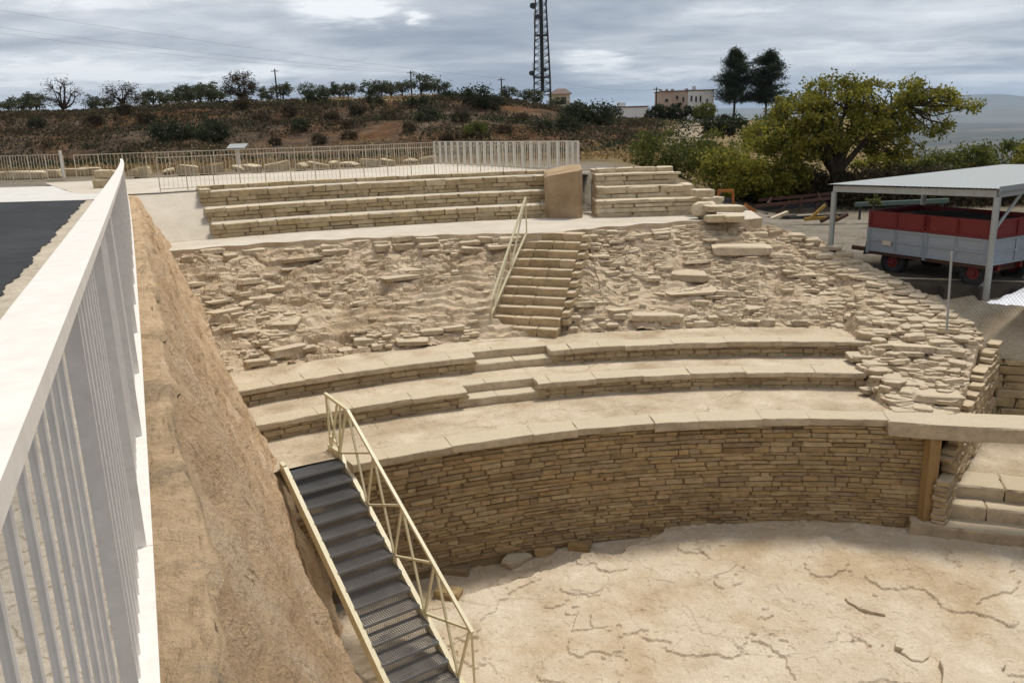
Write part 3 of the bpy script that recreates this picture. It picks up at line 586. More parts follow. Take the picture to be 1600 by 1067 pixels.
# ------------------------------------------------------------------ podium wall round the orchestra
def arc_wall(name, a0, a1, r, z0, z1, mat, parent, na=90):
    A = np.radians(np.linspace(a0, a1, na)); X = np.zeros((2, na, 3))
    for k, z in enumerate((z0, z1)): X[k, :, 0] = C0[0] + r * np.cos(A); X[k, :, 1] = C0[1] + r * np.sin(A); X[k, :, 2] = z
    return grid_obj(name, X, mat, parent)
def caps(parent, a0, a1, r0, r1, z1, th, lmin, lmax, mat, name='coping_stone', skip=None, over=0.03):
    a = a0
    while a < a1 - 0.3:
        b = min(a1, a + math.degrees(RND.uniform(lmin, lmax) / r0))
        if a1 - b < 0.8: b = a1
        if not (skip and skip(0.5 * (a + b))):
            g = -math.degrees(0.004 / r0); o = RND.uniform(-over, over * 0.5)
            slab_obj(name, arc_poly(a + g, b - g, r0 + o, r1), z1 - th * RND.uniform(0.85, 1.1), z1 + RND.uniform(-0.008, 0.01), mat, parent, 0.013, 0.017, 6)
        a = b
pw = empty('podium_wall', pol(99, RP, ZF), 'curved wall of thin coursed tan stones around the orchestra floor', 'wall')
arc_wall('mortar_core', 75.9, 116.7, RP + 0.05, ZF - 0.4, ZP - 0.08, MT['mortar'], pw); arc_wall('mortar_core', 116.7, 122, RP + 0.05, ZF - 0.4, ZP - 0.8, MT['mortar'], pw)
st = Stones(MT['wall_stone'])
ASTAIR = 116.7                      # the metal stair cuts through the wall beyond this angle
arc_courses(st, 76.3, 121.8, RP, -8.05, -7.25, 0.05, 0.085, 0.18, 0.55, 0.24, 0.02)
arc_courses(st, 76.3, ASTAIR, RP, -7.25, ZP - 0.14, 0.07, 0.12, 0.16, 0.62, 0.24, 0.018)
arc_courses(st, ASTAIR, 121.8, RP, -7.25, ZP - 0.75, 0.085, 0.15, 0.24, 0.85, 0.24, 0.015)
st.build(pw)
caps(pw, 75.6, 116.75, RP - 0.05, RP + 0.46, ZP + 0.012, 0.15, 0.75, 1.6, MT['cap_stone'])
# loose slabs at the foot of the wall and lifted flakes of the floor
def lone(name, label, cat, kind, c, d, rz, tilt, mat, group=None):
    k = RND.randrange(len(SHAPES[kind])); o = bpy.data.objects.new(name, shape_mesh(kind, k, mat)); place(o, None)
    o.matrix_basis = Matrix.Translation(Vector(c)) @ Matrix.Rotation(rz, 4, 'Z') @ Matrix.Rotation(tilt[0], 4, 'X') @ Matrix.Rotation(tilt[1], 4, 'Y') @ Matrix.Diagonal((*d, 1))
    return tag(o, label, cat, group)
def on_floor(px, py, dz=0.0):
    p = atz(px, py, ZF); 
    for _ in range(4): p = atz(px, py, float(floor_z(np.array([p[0]]), np.array([p[1]]))[0]))
    return (p[0], p[1], p[2] + dz)
lone('stone_slab', 'large angular loose slab leaning near the foot of the curved wall', 'stone', 'slab', on_floor(805, 878, 0.06), (0.62, 0.42, 0.16), 0.5, (0.12, 0.05), MT['cap_stone'])
def flake(label, px, py, L, W, th, rz, tilt):
    c = on_floor(px, py, -0.01); P = []; n = 15
    for k in range(n):
        a = 2 * math.pi * k / n; q = (0.5 + 0.17 * math.sin(a * 2 + px) + RND.uniform(-0.10, 0.07)); x, y = q * L * math.cos(a), q * W * math.sin(a); P.append((x * math.cos(rz) - y * math.sin(rz), x * math.sin(rz) + y * math.cos(rz)))
    o = slab_obj('stone_slab', P, -0.05, th, MT['rock_floor'], None, 0.012, 0.012, 2); o.location = c; o.rotation_euler = (tilt[0], tilt[1], 0); tag(o, label, 'stone')
flake('flat loose slab lying low on the bare rock floor near the bottom edge', 1425, 1020, 0.6, 0.42, 0.11, 0.2, (0.05, -0.05))
flake('thin upturned rock flake on the orchestra floor below the wall', 1352, 950, 0.5, 0.34, 0.08, -0.9, (0.10, -0.05))
flake('broad broken slab at the lower right corner of the rock floor', 1520, 1050, 1.5, 0.9, 0.10, 0.4, (0.02, 0.02))
for k, (px, py, s) in enumerate([(712, 892, 0.55), (735, 880, 0.4), (760, 872, 0.36), (850, 862, 0.4), (700, 930, 0.5), (905, 856, 0.45)]):
    lone('stone_slab', 'rough footing stone at the base of the curved wall, %s from the metal stair' % ORD[k], 'stone', 'block', on_floor(px, py, 0.03), (s, s * 0.6, 0.2), RND.uniform(-.3, .5), (RND.uniform(-.1, .1), 0.05), MT['wall_stone'], 'footing stones under the curved wall')

# ------------------------------------------------------------------ lower seat rows
NB, NC = (101.9, 107.0), (100.0, 105.4)          # angles of the stair notches
tag(ring('terrace_walk', 77.4, 121.8, RP + 0.40, RB + 0.1, ZP, ZP, MT['tread'], None, 170, 16, 0.014), kind='structure')
def seat_row(label, r, z0, z1, notch, aR, tread_to):
    t = empty('seat_row', pol(92, r, z0), label, 'seat row')
    inn = lambda a: notch[0] < a < notch[1]
    for a0, a1 in ((aR, notch[0]), (notch[1], 121.9)):
        arc_wall('core', a0 + 0.05, a1, r + 0.06, z0 - 0.05, z1 - 0.06, MT['mortar'], t, 50)
    s = Stones(MT['riser_stone'])
    arc_courses(s, aR, notch[0] - 0.1, r + 0.03, z0 - 0.02, z1 - 0.10, 0.07, 0.11, 0.16, 0.5, 0.2, 0.02)
    arc_courses(s, notch[1] + 0.1, 121.6, r + 0.03, z0 - 0.02, z1 - 0.10, 0.07, 0.12, 0.18, 0.55, 0.2, 0.02)
    for a in notch:       # side faces of the stair notch
        for k in range(3):
            rr = r + 0.1 + 0.16 * k
            for j in range(2): s.add(pol(a + (0.25 if a == notch[1] else -0.25), rr, z0 + 0.06 + 0.12 * j), (0.2, 0.16, 0.115), math.radians(a + 90), kind='brick')
    s.build(t)
    caps(t, aR - 0.2, notch[0] + 0.05, r - 0.03, r + 0.5, z1 + 0.008, 0.11, 0.5, 1.25, MT['cap_stone'])
    caps(t, notch[1] - 0.05, 121.7, r - 0.03, r + 0.5, z1 + 0.008, 0.11, 0.5, 1.3, MT['cap_stone'])
    ring('tread', aR + 0.1, notch[0] + 0.1, r + 0.42, tread_to, z1, z1, MT['tread'], t, 90, 14, 0.016)
    ring('tread', notch[1] - 0.1, 121.8, r + 0.42, tread_to, z1, z1, MT['tread'], t, 60, 14, 0.016)
    # half-height stair step and recessed upper riser in the notch
    a0, a1 = notch; zh = 0.5 * (z0 + z1); cs = RND.uniform(0.35, 0.65); m = [lerp(a0, a1, q) for q in (0.0, cs, 1.0)]; m2 = [lerp(a0, a1, q) for q in (0.0, 1 - cs * 0.6, 1.0)]
    for k in range(2):
        slab_obj('step_stone', arc_poly(m[k] - 0.01, m[k + 1] + 0.01, r + 0.02, r + 0.5), z0 - 0.03, zh + RND.uniform(-.004, .004), MT['cap_stone'], t, 0.02, 0.014, 3)
        slab_obj('step_stone', arc_poly(m2[k] - 0.01, m2[k + 1] + 0.01, r + 0.42, r + 0.8), zh - 0.05, z1 + RND.uniform(-.004, .006), MT['cap_stone'], t, 0.02, 0.014, 3)
    ring('tread', a0 - 0.1, a1 + 0.1, r + 0.72, tread_to, z1 - 0.002, z1 - 0.002, MT['tread'], t, 20, 8, 0.008)
    return t
seat_row('lower stone seat row rising directly behind the terrace above the curved wall', RB, ZP, ZB, NB, 79.2, RC + 0.12)
seat_row('upper of the two low seat rows, directly below the rubble slope', RC, ZB, ZC, NC, 77.6, RCB + 0.25)

# ------------------------------------------------------------------ ruined slope
S0, S1 = np.array([0.18, 19.57]), np.array([1.25, 22.28])       # foot and head of the stair's centre line
SD = (S1 - S0) / np.hypot(*(S1 - S0)); SN = np.array([SD[1], -SD[0]])
def stair_uv(x, y): q0, q1 = x - S0[0], y - S0[1]; return q0 * SD[0] + q1 * SD[1], q0 * SN[0] + q1 * SN[1]
def rub_in(a): return np.where(np.asarray(a) > 78.3, RCB - 0.15, 0) + np.where(np.asarray(a) > 78.3, 0, RP + 0.3)
def rub_top(a): return np.interp(a, [71.5, 73.2, 75.8, 78.1, 82, 85], [-4.5, -4.1, -3.85, -3.5, -3.0, ZW - 0.02])
def rub_base(a, r):
    ro = rub_out(a); zt = rub_top(a)
    t = np.clip((r - (RCB - 0.1)) / np.maximum(ro - RCB + 0.1, 0.3), 0, 1); main = ZC - 0.03 + (zt - ZC) * t ** 0.92
    low = np.interp(r, [15.6, 16.4, 17.4, 18.7, 20.0, 22.0, 24.2], [-5.78, -5.55, -5.25, -4.93, -4.55, -4.05, -3.55]); low = np.minimum(low, np.where(r < 20, 0.0, zt))
    k = sstep(77.4, 78.8, a); return low * (1 - k) + main * k
def rub_z(a, r, low=False):
    a = np.asarray(a, float); r = np.asarray(r, float); x = C0[0] + r * np.cos(np.radians(a)); y = C0[1] + r * np.sin(np.radians(a))
    z = rub_base(np.minimum(a, 77.3), r) - 0.4 * sstep(78.4, 79.3, a) if low else rub_base(a, r)
    u = np.radians(a) * 20
    q = 0.15; zz = z / q + 1.5 * fbm(u * 0.55, r * 0.9, 4, 33) + 0.35 * fbm(u * 3, r * 3, 2, 35); fr = zz - np.floor(zz)
    ter = (np.floor(zz) + sstep(0.62, 0.97, fr)) * q - (zz * q - z)
    k = 0.75 * sstep(-0.35, 0.1, fbm(u * 0.4 + 5, r * 0.6, 3, 41))
    wu = u + 0.12 * fbm(u * 2, r * 2, 3, 71); wr = r + 0.12 * fbm(u * 2, r * 2, 3, 72)
    d1, d2, cid = worley(wu * 2.6, wr * 5.2, 13); e1, e2, ci2 = worley(wu * 6.0, wr * 11.0, 15)
    chunk = sstep(-0.25, 0.15, fbm(u * 0.5 + 9, r * 0.8, 3, 73))
    z = z + (ter - z) * k + 0.08 * fbm(u * 1.3, r * 1.6, 4, 43) + 0.02 * fbm(u * 6, r * 6, 3, 47) + (0.15 * (cid - 0.5) + 0.07 * (ci2 - 0.5)) * (0.25 + 0.75 * chunk) - 0.03 * np.exp(-((d2 - d1) / 0.07) ** 2) * chunk
    s, v = stair_uv(x, y); ins = (np.abs(v) < 0.78) & (s > 0.05) & (s < 3.1)
    edge_k = sstep(0, 0.35, np.minimum(rub_out(a) - r, 1))
    z = np.where(edge_k < 1, z * edge_k + (1 - edge_k) * np.minimum(z, rub_top(a) - 0.02), z)
    return np.where(ins, np.minimum(z, rub_base(a, r) - 0.30), z)
def build_rubble():
    t = empty('rubble_slope', pol(95, 21, ZC), 'ruined slope of broken stones and mortar on both sides of the stone stair', 'ruin')
    A = np.linspace(78.3, 121.9, 980)[:, None]; T = np.linspace(0, 1, 190)[None, :]; r_in = RCB - 0.12; ro = rub_out(A) + 0.02; R = r_in + (ro - r_in) * T
    X = np.stack([C0[0] + R * np.cos(np.radians(A)), C0[1] + R * np.sin(np.radians(A)), rub_z(A + 0 * T, R)], -1); sk = X[:, -1:, :].copy(); sk[..., 2] = -5.2
    grid_obj('mortar_slope', np.concatenate([X, sk], 1), MT['rubble'], t, smooth=False)
    R = np.linspace(15.75, 24.25, 250)[:, None]; T = np.linspace(0, 1, 110)[None, :]; a_max = np.where(R < 20.1, 79.9, 78.42); A = rub_amin(R) + (a_max - rub_amin(R)) * T
    X = np.stack([C0[0] + R * np.cos(np.radians(A)), C0[1] + R * np.sin(np.radians(A)), np.where(R + 0 * A < 20.03, rub_z(A, R + 0 * A, True), rub_z(A, R + 0 * A))], -1); sk = X[:, :1, :].copy(); sk[..., 2] = -6.2
    grid_obj('mortar_slope', np.concatenate([sk, X], 1), MT['rubble'], t, smooth=False)
    st = Stones(MT['rubble_stone'], 'stone')
    def put(a, r, l, d, h, kind, lift=0.15, yaw=0.5):
        if a < 79 and a < float(rub_amin(r)) + math.degrees(l * 0.3 / r): return
        x, y, _ = pol(a, r); s, v = stair_uv(x, y)
        if abs(v) < 0.88 + l * 0.3 and -0.5 < s < 3.2: return
        z = float(rub_z(np.array([a]), np.array([r]), bool(a < 79 and r < 20))[0])
        st.add((x, y, z + h * (lift - 0.1)), (l, d, h), math.radians(a) + math.pi / 2 + RND.gauss(0, yaw * 0.5), (RND.gauss(0.02, 0.08), RND.gauss(0, 0.05)), kind)
    n = 0
    while n < 2300:
        a = RND.uniform(70.8, 121.3); r = RND.uniform(20.1 if a > 78.6 else 16.0, max(19.5, float(rub_out(a)) - 0.1))
        m = float(fbm(np.array([a * 0.35 * 0.9]), np.array([r * 0.9]), 3, 61)[0])
        if m < -0.02 and a > 79: 
            if RND.random() < 0.85: continue
        big = RND.random() < 0.05; l = min(0.85, RND.lognormvariate(-1.72, 0.42)) * (2.1 if big else 1.0) * (1.25 if a < 79 else 1)
        put(a, r, l, l * RND.uniform(0.45, 0.85), RND.uniform(0.05, 0.11) * (1.35 if big else 1), 'slab' if RND.random() < 0.45 else 'block', RND.uniform(-0.4, 0.05), 0.45); n += 1
    a = 79.5
    while a < 121.2:      # edge course below the walkway and foot course on the top seat
        l = RND.uniform(0.25, 0.6)
        if RND.random() < 0.8: put(a, float(rub_out(a)) - 0.16, l, 0.3, RND.uniform(0.10, 0.18), 'block', 0.0, 0.15)
        if RND.random() < 0.5: put(a, float(rub_out(a)) - 0.40, l, 0.3, RND.uniform(0.10, 0.18), 'block', 0.1, 0.25)
        if RND.random() < 0.6: put(a, RCB + RND.uniform(0.05, 0.3), l * 0.9, 0.25, RND.uniform(0.10, 0.17), 'block', 0.35, 0.15)
        a += math.degrees(l / 22)
    for a, r, l, d, h in ((84.6, 22.9, 1.5, 0.55, 0.24), (88.5, 21.9, 0.9, 0.6, 0.2), (113.6, 23.6, 1.0, 0.6, 0.1), (116.5, 20.45, 0.8, 0.4, 0.2), (107.5, 22.6, 0.8, 0.4, 0.22), (76.5, 17.2, 0.9, 0.6, 0.14), (75, 16.6, 0.9, 0.6, 0.14), (75.5, 18.4, 0.9, 0.55, 0.16), (91.5, 20.3, 1.3, 0.35, 0.18)):
        put(a, r, l, d, h, 'block', 0.3, 0.1)
    for _ in range(230):      # denser tumble beside the side entrance
        r = RND.uniform(15.9, 20.5); a = RND.uniform(float(rub_amin(r)), 79.0); l = RND.uniform(0.18, 0.55); put(a, r, l, l * RND.uniform(0.5, 0.9), RND.uniform(0.06, 0.13), 'slab' if RND.random() < 0.5 else 'block', RND.uniform(-0.1, 0.35), 0.7)
    for r in np.arange(16.2, 24, 0.33):     # stacked blocks on the outer right edge
        a = float(rub_amin(r)) + 1.0
        for j in range(2):
            l = RND.uniform(0.25, 0.5); put(a + j * 1.2, r + RND.uniform(-.1, .1), l, 0.3, RND.uniform(0.09, 0.15), 'block', 0.05 + 0.25 * RND.random(), 0.5)
    st.build(t)
build_rubble()

# stone stair through the slope
def build_stair():
    t = empty('stone_staircase', (S0[0], S0[1], ZC), 'narrow stone stair climbing through the rubble slope to the upper walkway', 'staircase')
    n = 11; W0, W1 = 1.92, 1.6; L = float(np.hypot(*(S1 - S0)))
    core = MB()
    for k in range(n):
        s0 = L * k / n - 0.03; s1 = s0 + L / n + 0.10; z1 = ZC + (ZW - ZC) * (k + 1) / n; w = lerp(W0, W1, k / n); 
        cuts = [0] + sorted(RND.uniform(0.22, 0.8) for _ in range(RND.choice((2, 2, 3)))) + [1]
        cuts = [c for i, c in enumerate(cuts) if i == 0 or c - cuts[i - 1] > 0.12]; cuts[-1] = 1
        shift = (0.42, 0.28, 0.10)[k] if k < 3 else 0
        for a, b in zip(cuts, cuts[1:]):
            va, vb = -w / 2 - shift + (w + shift) * a + 0.004, -w / 2 - shift + (w + shift) * b - 0.004; P = []
            o = RND.uniform(-0.02, 0.02)
            for s, v in ((s0 + o, va), (s0 + o, vb), (s1, vb), (s1, va)): P.append(tuple(S0 + SD * s + SN * v))
            slab_obj('step_stone', P, z1 - 0.21, z1 + RND.uniform(-0.008, 0.008), MT['riser_stone'], t, 0.022, 0.013, 4)
        P = [tuple(S0 + SD * s + SN * v) for s, v in ((s0 + 0.06, -w / 2 + 0.02), (s0 + 0.06, w / 2 - 0.02), (L + 0.25, w / 2 - 0.02), (L + 0.25, -w / 2 + 0.02))]
        core.prism(P, z1 - 0.35, z1 - 0.03 - 0.0007 * k)
    core.build('stair_core', MT['mortar'], t)
    s = Stones(MT['riser_stone'])      # low side wall on the right of the steps
    for k in range(9):
        for j in range(2):
            q = S0 + SD * (L * (k + 2) / n) + SN * (lerp(W0, W1, k / n) / 2 + 0.08); s.add((q[0], q[1], ZC + (ZW - ZC) * (k + 2.4 - j * 0.9) / n), (0.3, 0.18, 0.15), math.atan2(SD[1], SD[0]), kind='block')
    s.build(t)
build_stair()
tag(ring('stair_landing', 98.2, 104.6, RCB - 0.2, RCB + 0.35, ZC + 0.004, ZC + 0.004, MT['tread'], None, 24, 6, 0.01), kind='structure')

# ------------------------------------------------------------------ upper seating tiers
def tier(name_label, a0, a1, radii, tops, hc, lm, mat, ends, lastcap=False):
    t = empty('upper_seating', pol(0.5 * (a0 + a1), radii[0], ZW), name_label, 'seating')
    s = Stones(mat, 'stone'); z0 = ZW - 0.03
    for k, (r, z1) in enumerate(zip(radii, tops)):
        b0, b1 = a0 + ends[k][0], a1 - ends[k][1]
        arc_courses(s, b0, b1, r, z0, z1 - 0.005, hc[0], hc[1], lm[0], lm[1], 0.3, 0.018, 0.008)
        arc_wall('core', b0 + 0.1, b1 - 0.05, r + 0.06, z0 - 0.1, z1 - 0.03, MT['mortar'], t, 40)
        if k + 1 < len(radii): ring('tread', b0 + 0.05, b1, r + 0.1, radii[k + 1] + 0.1, z1 - 0.012, z1 - 0.006, MT['gravel_path'] if not lastcap else MT['cap_stone'], t, 70, 6, 0.012)
        for aa in (b1,) if not lastcap else (b0, b1):     # end faces
            for rr in np.arange(r + 0.2, r + 1.2, 0.36):
                z = z0
                while z < z1 - 0.06:
                    s.add(pol(aa - (0.22 if aa == b1 else -0.22), rr, z + 0.065), (0.28, 0.34, 0.125), math.radians(aa + 90), kind='brick'); z += 0.13
        z0 = z1 - 0.04
    s.build(t)
    return t
tier('long upper tier of three stepped stone rows below the inner fence', 95.8, 117.6, [26.25, 27.0, 27.8, 28.5], [-2.42, -2.05, -1.63, -1.50], (0.10, 0.15), (0.28, 0.75), MT['tier_stone'], [(0, 0), (0, 0), (0, 0), (0.3, 0.2)])
s = Stones(MT['tier_stone'])
tier('short upper tier of large pale blocks beside the passage gap', 86.3, 93.1, [25.65, 26.3, 27.0, 27.6], [-2.31, -1.97, -1.61, -1.46], (0.12, 0.2), (0.5, 1.1), MT['pale_stone'], [(0, 0.0), (0.3, 0.25), (1.2, 0.4), (1.4, 0.5)], True)
cw = MB().prism([(1.14, 25.86), (1.25, 25.6), (2.12, 25.36), (2.26, 25.5), (2.5, 28.95), (2.1, 29.1), (1.2, 27.6)], ZW - 0.15, [-1.62, -1.55, -1.42, -1.38, -1.40, -1.41, -1.5])
o = cw.build('end_wall', MT['concrete']); tag(o, 'plain brown plastered end wall closing the long upper tier at the passage', 'wall')
def px_on(px, py, z): p = atz(px, py, z); return (p[0], p[1], z)
lone('boulder', 'rounded pale boulder resting against the end of the short tier', 'boulder', 'boulder', px_on(1102, 328, ZW + 0.26), (0.85, 0.7, 0.66), 0.2, (0, 0), MT['pale_stone'])
lone('boulder', 'long flat pale slab laid on two blocks beside the short tier', 'boulder', 'block', px_on(1131, 326, ZW + 0.31), (1.15, 0.55, 0.19), 0.05, (0, 0.03), MT['pale_stone'])
lone('boulder', 'squared pale block under the flat slab beside the short tier', 'boulder', 'block', px_on(1118, 341, ZW + 0.09), (0.55, 0.5, 0.2), 0.05, (0, 0), MT['pale_stone'])
lone('boulder', 'outermost pale block under the flat slab, towards the trailer', 'boulder', 'block', px_on(1146, 341, ZW + 0.09), (0.52, 0.5, 0.2), -0.05, (0, 0), MT['pale_stone'])
lone('boulder', 'pale block perched on the end of the short tier', 'boulder', 'block', px_on(1098, 302, -2.17), (0.62, 0.5, 0.24), 0.1, (0, 0.02), MT['pale_stone'])
lone('boulder', 'thin pale slab behind the boulders of the short tier', 'boulder', 'slab', px_on(1112, 312, -2.45), (0.8, 0.5, 0.16), 0.4, (0, 0), MT['pale_stone'])

# ------------------------------------------------------------------ parodos at the right
def build_parodos():
    lt = slab_obj('lintel', [(7.05, 14.78), (7.82, 14.52), (12.4, 13.35), (12.6, 13.95), (9.7, 14.9), (7.2, 15.42)], ZP - 0.26, ZP + 0.03, MT['cap_stone'], None, 0.03, 0.02, 12)
    tag(lt, 'long pale stone lintel bridging the side entrance beside the curved wall', 'lintel')
    p0 = atz(1455, 681, ZP - 0.26); 
    o = MB().box((7.86, 14.66, (ZF + 0.25 + ZP - 0.26) / 2), (0.22, 0.20, ZP - 0.26 - ZF - 0.25), 0.15).build('timber_post', MT['timber']); tag(o, 'square timber post propping the end of the stone lintel', 'post')
    A0, A1 = np.array([8.12, 14.42]), np.array([10.75, 17.72]); d = (A1 - A0) / np.hypot(*(A1 - A0)); n = np.array([-d[1], d[0]])
    L = float(np.hypot(*(A1 - A0))); w = empty('side_entrance_wall', (A0[0], A0[1], ZF), 'rough sloping stone wall along the side entrance, seen edge on under the lintel', 'wall')
    top = lambda s: np.interp(s, [0, 0.45, 1.5, L], [-6.9, -6.2, -5.72, -4.95])
    s = Stones(MT['riser_stone']); q = 0.0
    core = MB(); P = [A0 + n * 0.08, A1 + n * 0.08, A1 + n * 0.5, A0 + n * 0.5]; core.prism([tuple(p) for p in P], -8.1, [-7.0, -5.15, -5.15, -7.0]); core.build('core', MT['mortar'], w)
    z = -8.0
    while z < -4.8:
        h = RND.uniform(0.08, 0.14); q = -0.1
        while q < L:
            l = RND.uniform(0.2, 0.5)
            if z + h < top(q + l / 2) + 0.03:
                c = A0 + d * (q + l / 2) + n * (0.12 + RND.uniform(-.03, .03)); s.add((c[0], c[1], z + h / 2), (l - 0.01, 0.26, h - 0.008), math.atan2(d[1], d[0]), (RND.uniform(-.05, .05), 0), 'block')
            q += l
        z += h
    s.build(w)
    # steps and floor of the passage
    t = empty('entrance_steps', (8.6, 14.5, ZF), 'three pale stone steps leading up through the side entrance', 'steps')
    u = np.array([0.94, -0.34]); v = np.array([0.34, 0.94]); b = np.array([7.55, 14.62])
    for k, (f0, f1, zt, cut) in enumerate(((-0.12, 0.5, ZF + 0.34, (0, 5.2)), (0.32, 0.95, ZF + 0.60, (0.55, 1.35, 2.2, 3.4, 5.2)), (0.72, 1.5, ZF + 0.86, (0.75, 1.7, 2.8, 5.2)))):
        for a, c in zip(cut, cut[1:]):
            slab_obj('step_stone', [tuple(b + u * a + v * f0), tuple(b + u * (c - 0.012) + v * f0), tuple(b + u * (c - 0.012) + v * f1), tuple(b + u * a + v * f1)], zt - 0.3, zt + RND.uniform(-.01, .01), MT['cap_stone'], t, 0.03, 0.02, 6)
    UU, VV = np.meshgrid(np.linspace(0.3, 7.5, 70), np.linspace(1.3, 5.4, 50)); X = b[0] + u[0] * UU + v[0] * VV; Y = b[1] + u[1] * UU + v[1] * VV
    Z = ZF + 0.845 + 0.05 * (VV - 1.3) + 0.02 * fbm(X, Y, 3, 3)
    tag(grid_obj('passage_floor', np.stack([X, Y, Z], -1), MT['tread']), kind='structure')
    B0, B1 = np.array([10.6, 18.15]), np.array([15.5, 16.4]); d = (B1 - B0) / np.hypot(*(B1 - B0)); n = np.array([-d[1], d[0]]); w = empty('retaining_wall', (B0[0], B0[1], ZF), 'coursed stone retaining wall at the back of the side entrance passage', 'wall')
    s = Stones(MT['tier_stone']); z = ZF + 0.8
    while z < -5.5:
        h = RND.uniform(0.14, 0.24); q = -0.2
        while q < 5.2:
            l = RND.uniform(0.4, 0.95); c = B0 + d * (q + l / 2) + n * (0.15 + RND.uniform(-.02, .02)); s.add((c[0], c[1], z + h / 2), (l - 0.015, 0.3, h - 0.012), math.atan2(d[1], d[0]), (0, 0), 'block'); q += l
        z += h
    s.build(w); zt = z
    P = [B0 + n * 0.1, B1 + n * 0.1, B1 + n * 0.5, B0 + n * 0.5]; MB().prism([tuple(p) for p in P], -8.1, zt - 0.05).build('core', MT['mortar'], w)
    T = np.linspace(0, 1, 14)[None, :]; U = np.linspace(-2.4, 5.6, 60)[:, None]
    back = 3.0 + 0 * U; X = (B0[0] + d[0] * U + n[0] * (0.02 + back * T)); Y = (B0[1] + d[1] * U + n[1] * (0.02 + back * T)); Z = zt + 0.0 + (-4.18 - zt) * T ** 0.8 + 0.02 * fbm(X * 2, Y * 2, 3, 5)
    tag(grid_obj('sloped_pavement', np.stack([X, Y, Z], -1), MT['tread']), kind='structure')
build_parodos()

# ------------------------------------------------------------------ white railing beside the camera
def copy_obj(src, parent, m):
    o = bpy.data.objects.new(src.name.split('.')[0], src.data); place(o, parent); o.matrix_basis = m; return o
def build_railing():
    t = empty('white_railing', (-2.3, 5, float(gz(5))), 'white metal railing with round bars running along the earth bank beside the road', 'railing')
    ztop = lambda y: float(-0.20 - 0.0195 * y)
    foot = lambda y: float(gz(y))
    L = 1.16; ys = [-0.735]
    while ys[-1] < 27: ys.append(ys[-1] + L * 0.917)
    post = MB().box((-0.002, 0, 0.5), (0.030, 0.010, 1.0)).build('post', MT['white_paint'], t)
    bar = MB().tube((-0.016, 0, 0), (-0.016, 0, 1), 0.0058, n=10).build('bar', MT['white_paint'], t)
    ang = lambda y: math.atan2(-0.435 - 0.0007 * max(y, 0), 1)
    used = [False, False]
    def put(src, k, y):
        x = float(rail_x(y)); z0 = foot(y) + (0.0 if k == 0 else 0.09); z1 = ztop(y) - 0.012
        m = Matrix.Translation((x, y, z0)) @ Matrix.Rotation(-ang(y), 4, 'Z') @ Matrix.Diagonal((1, 1, z1 - z0, 1))
        if not used[k]: src.matrix_basis = m; used[k] = True
        else: copy_obj(src, t, m)
    for y0, y1 in zip(ys, ys[1:]):
        put(post, 0, y0)
        for k in range(10): put(bar, 1, lerp(y0, y1, (k + 1) / 11))
    put(post, 0, ys[-1])
    for i in range(0, len(ys) - 1, 3):
        j = min(i + 3, len(ys) - 1); a, b = ys[i], ys[j] - 0.004; A = (float(rail_x(a)), a, ztop(a)); B = (float(rail_x(b)), b, ztop(b))
        MB().bar(A, B, 0.072, 0.022).build('top_rail', MT['white_paint'], t)
        MB().bar((A[0], A[1], foot(a) + 0.085), (B[0], B[1], foot(b) + 0.085), 0.062, 0.014).build('bottom_rail', MT['white_paint'], t)
build_railing()

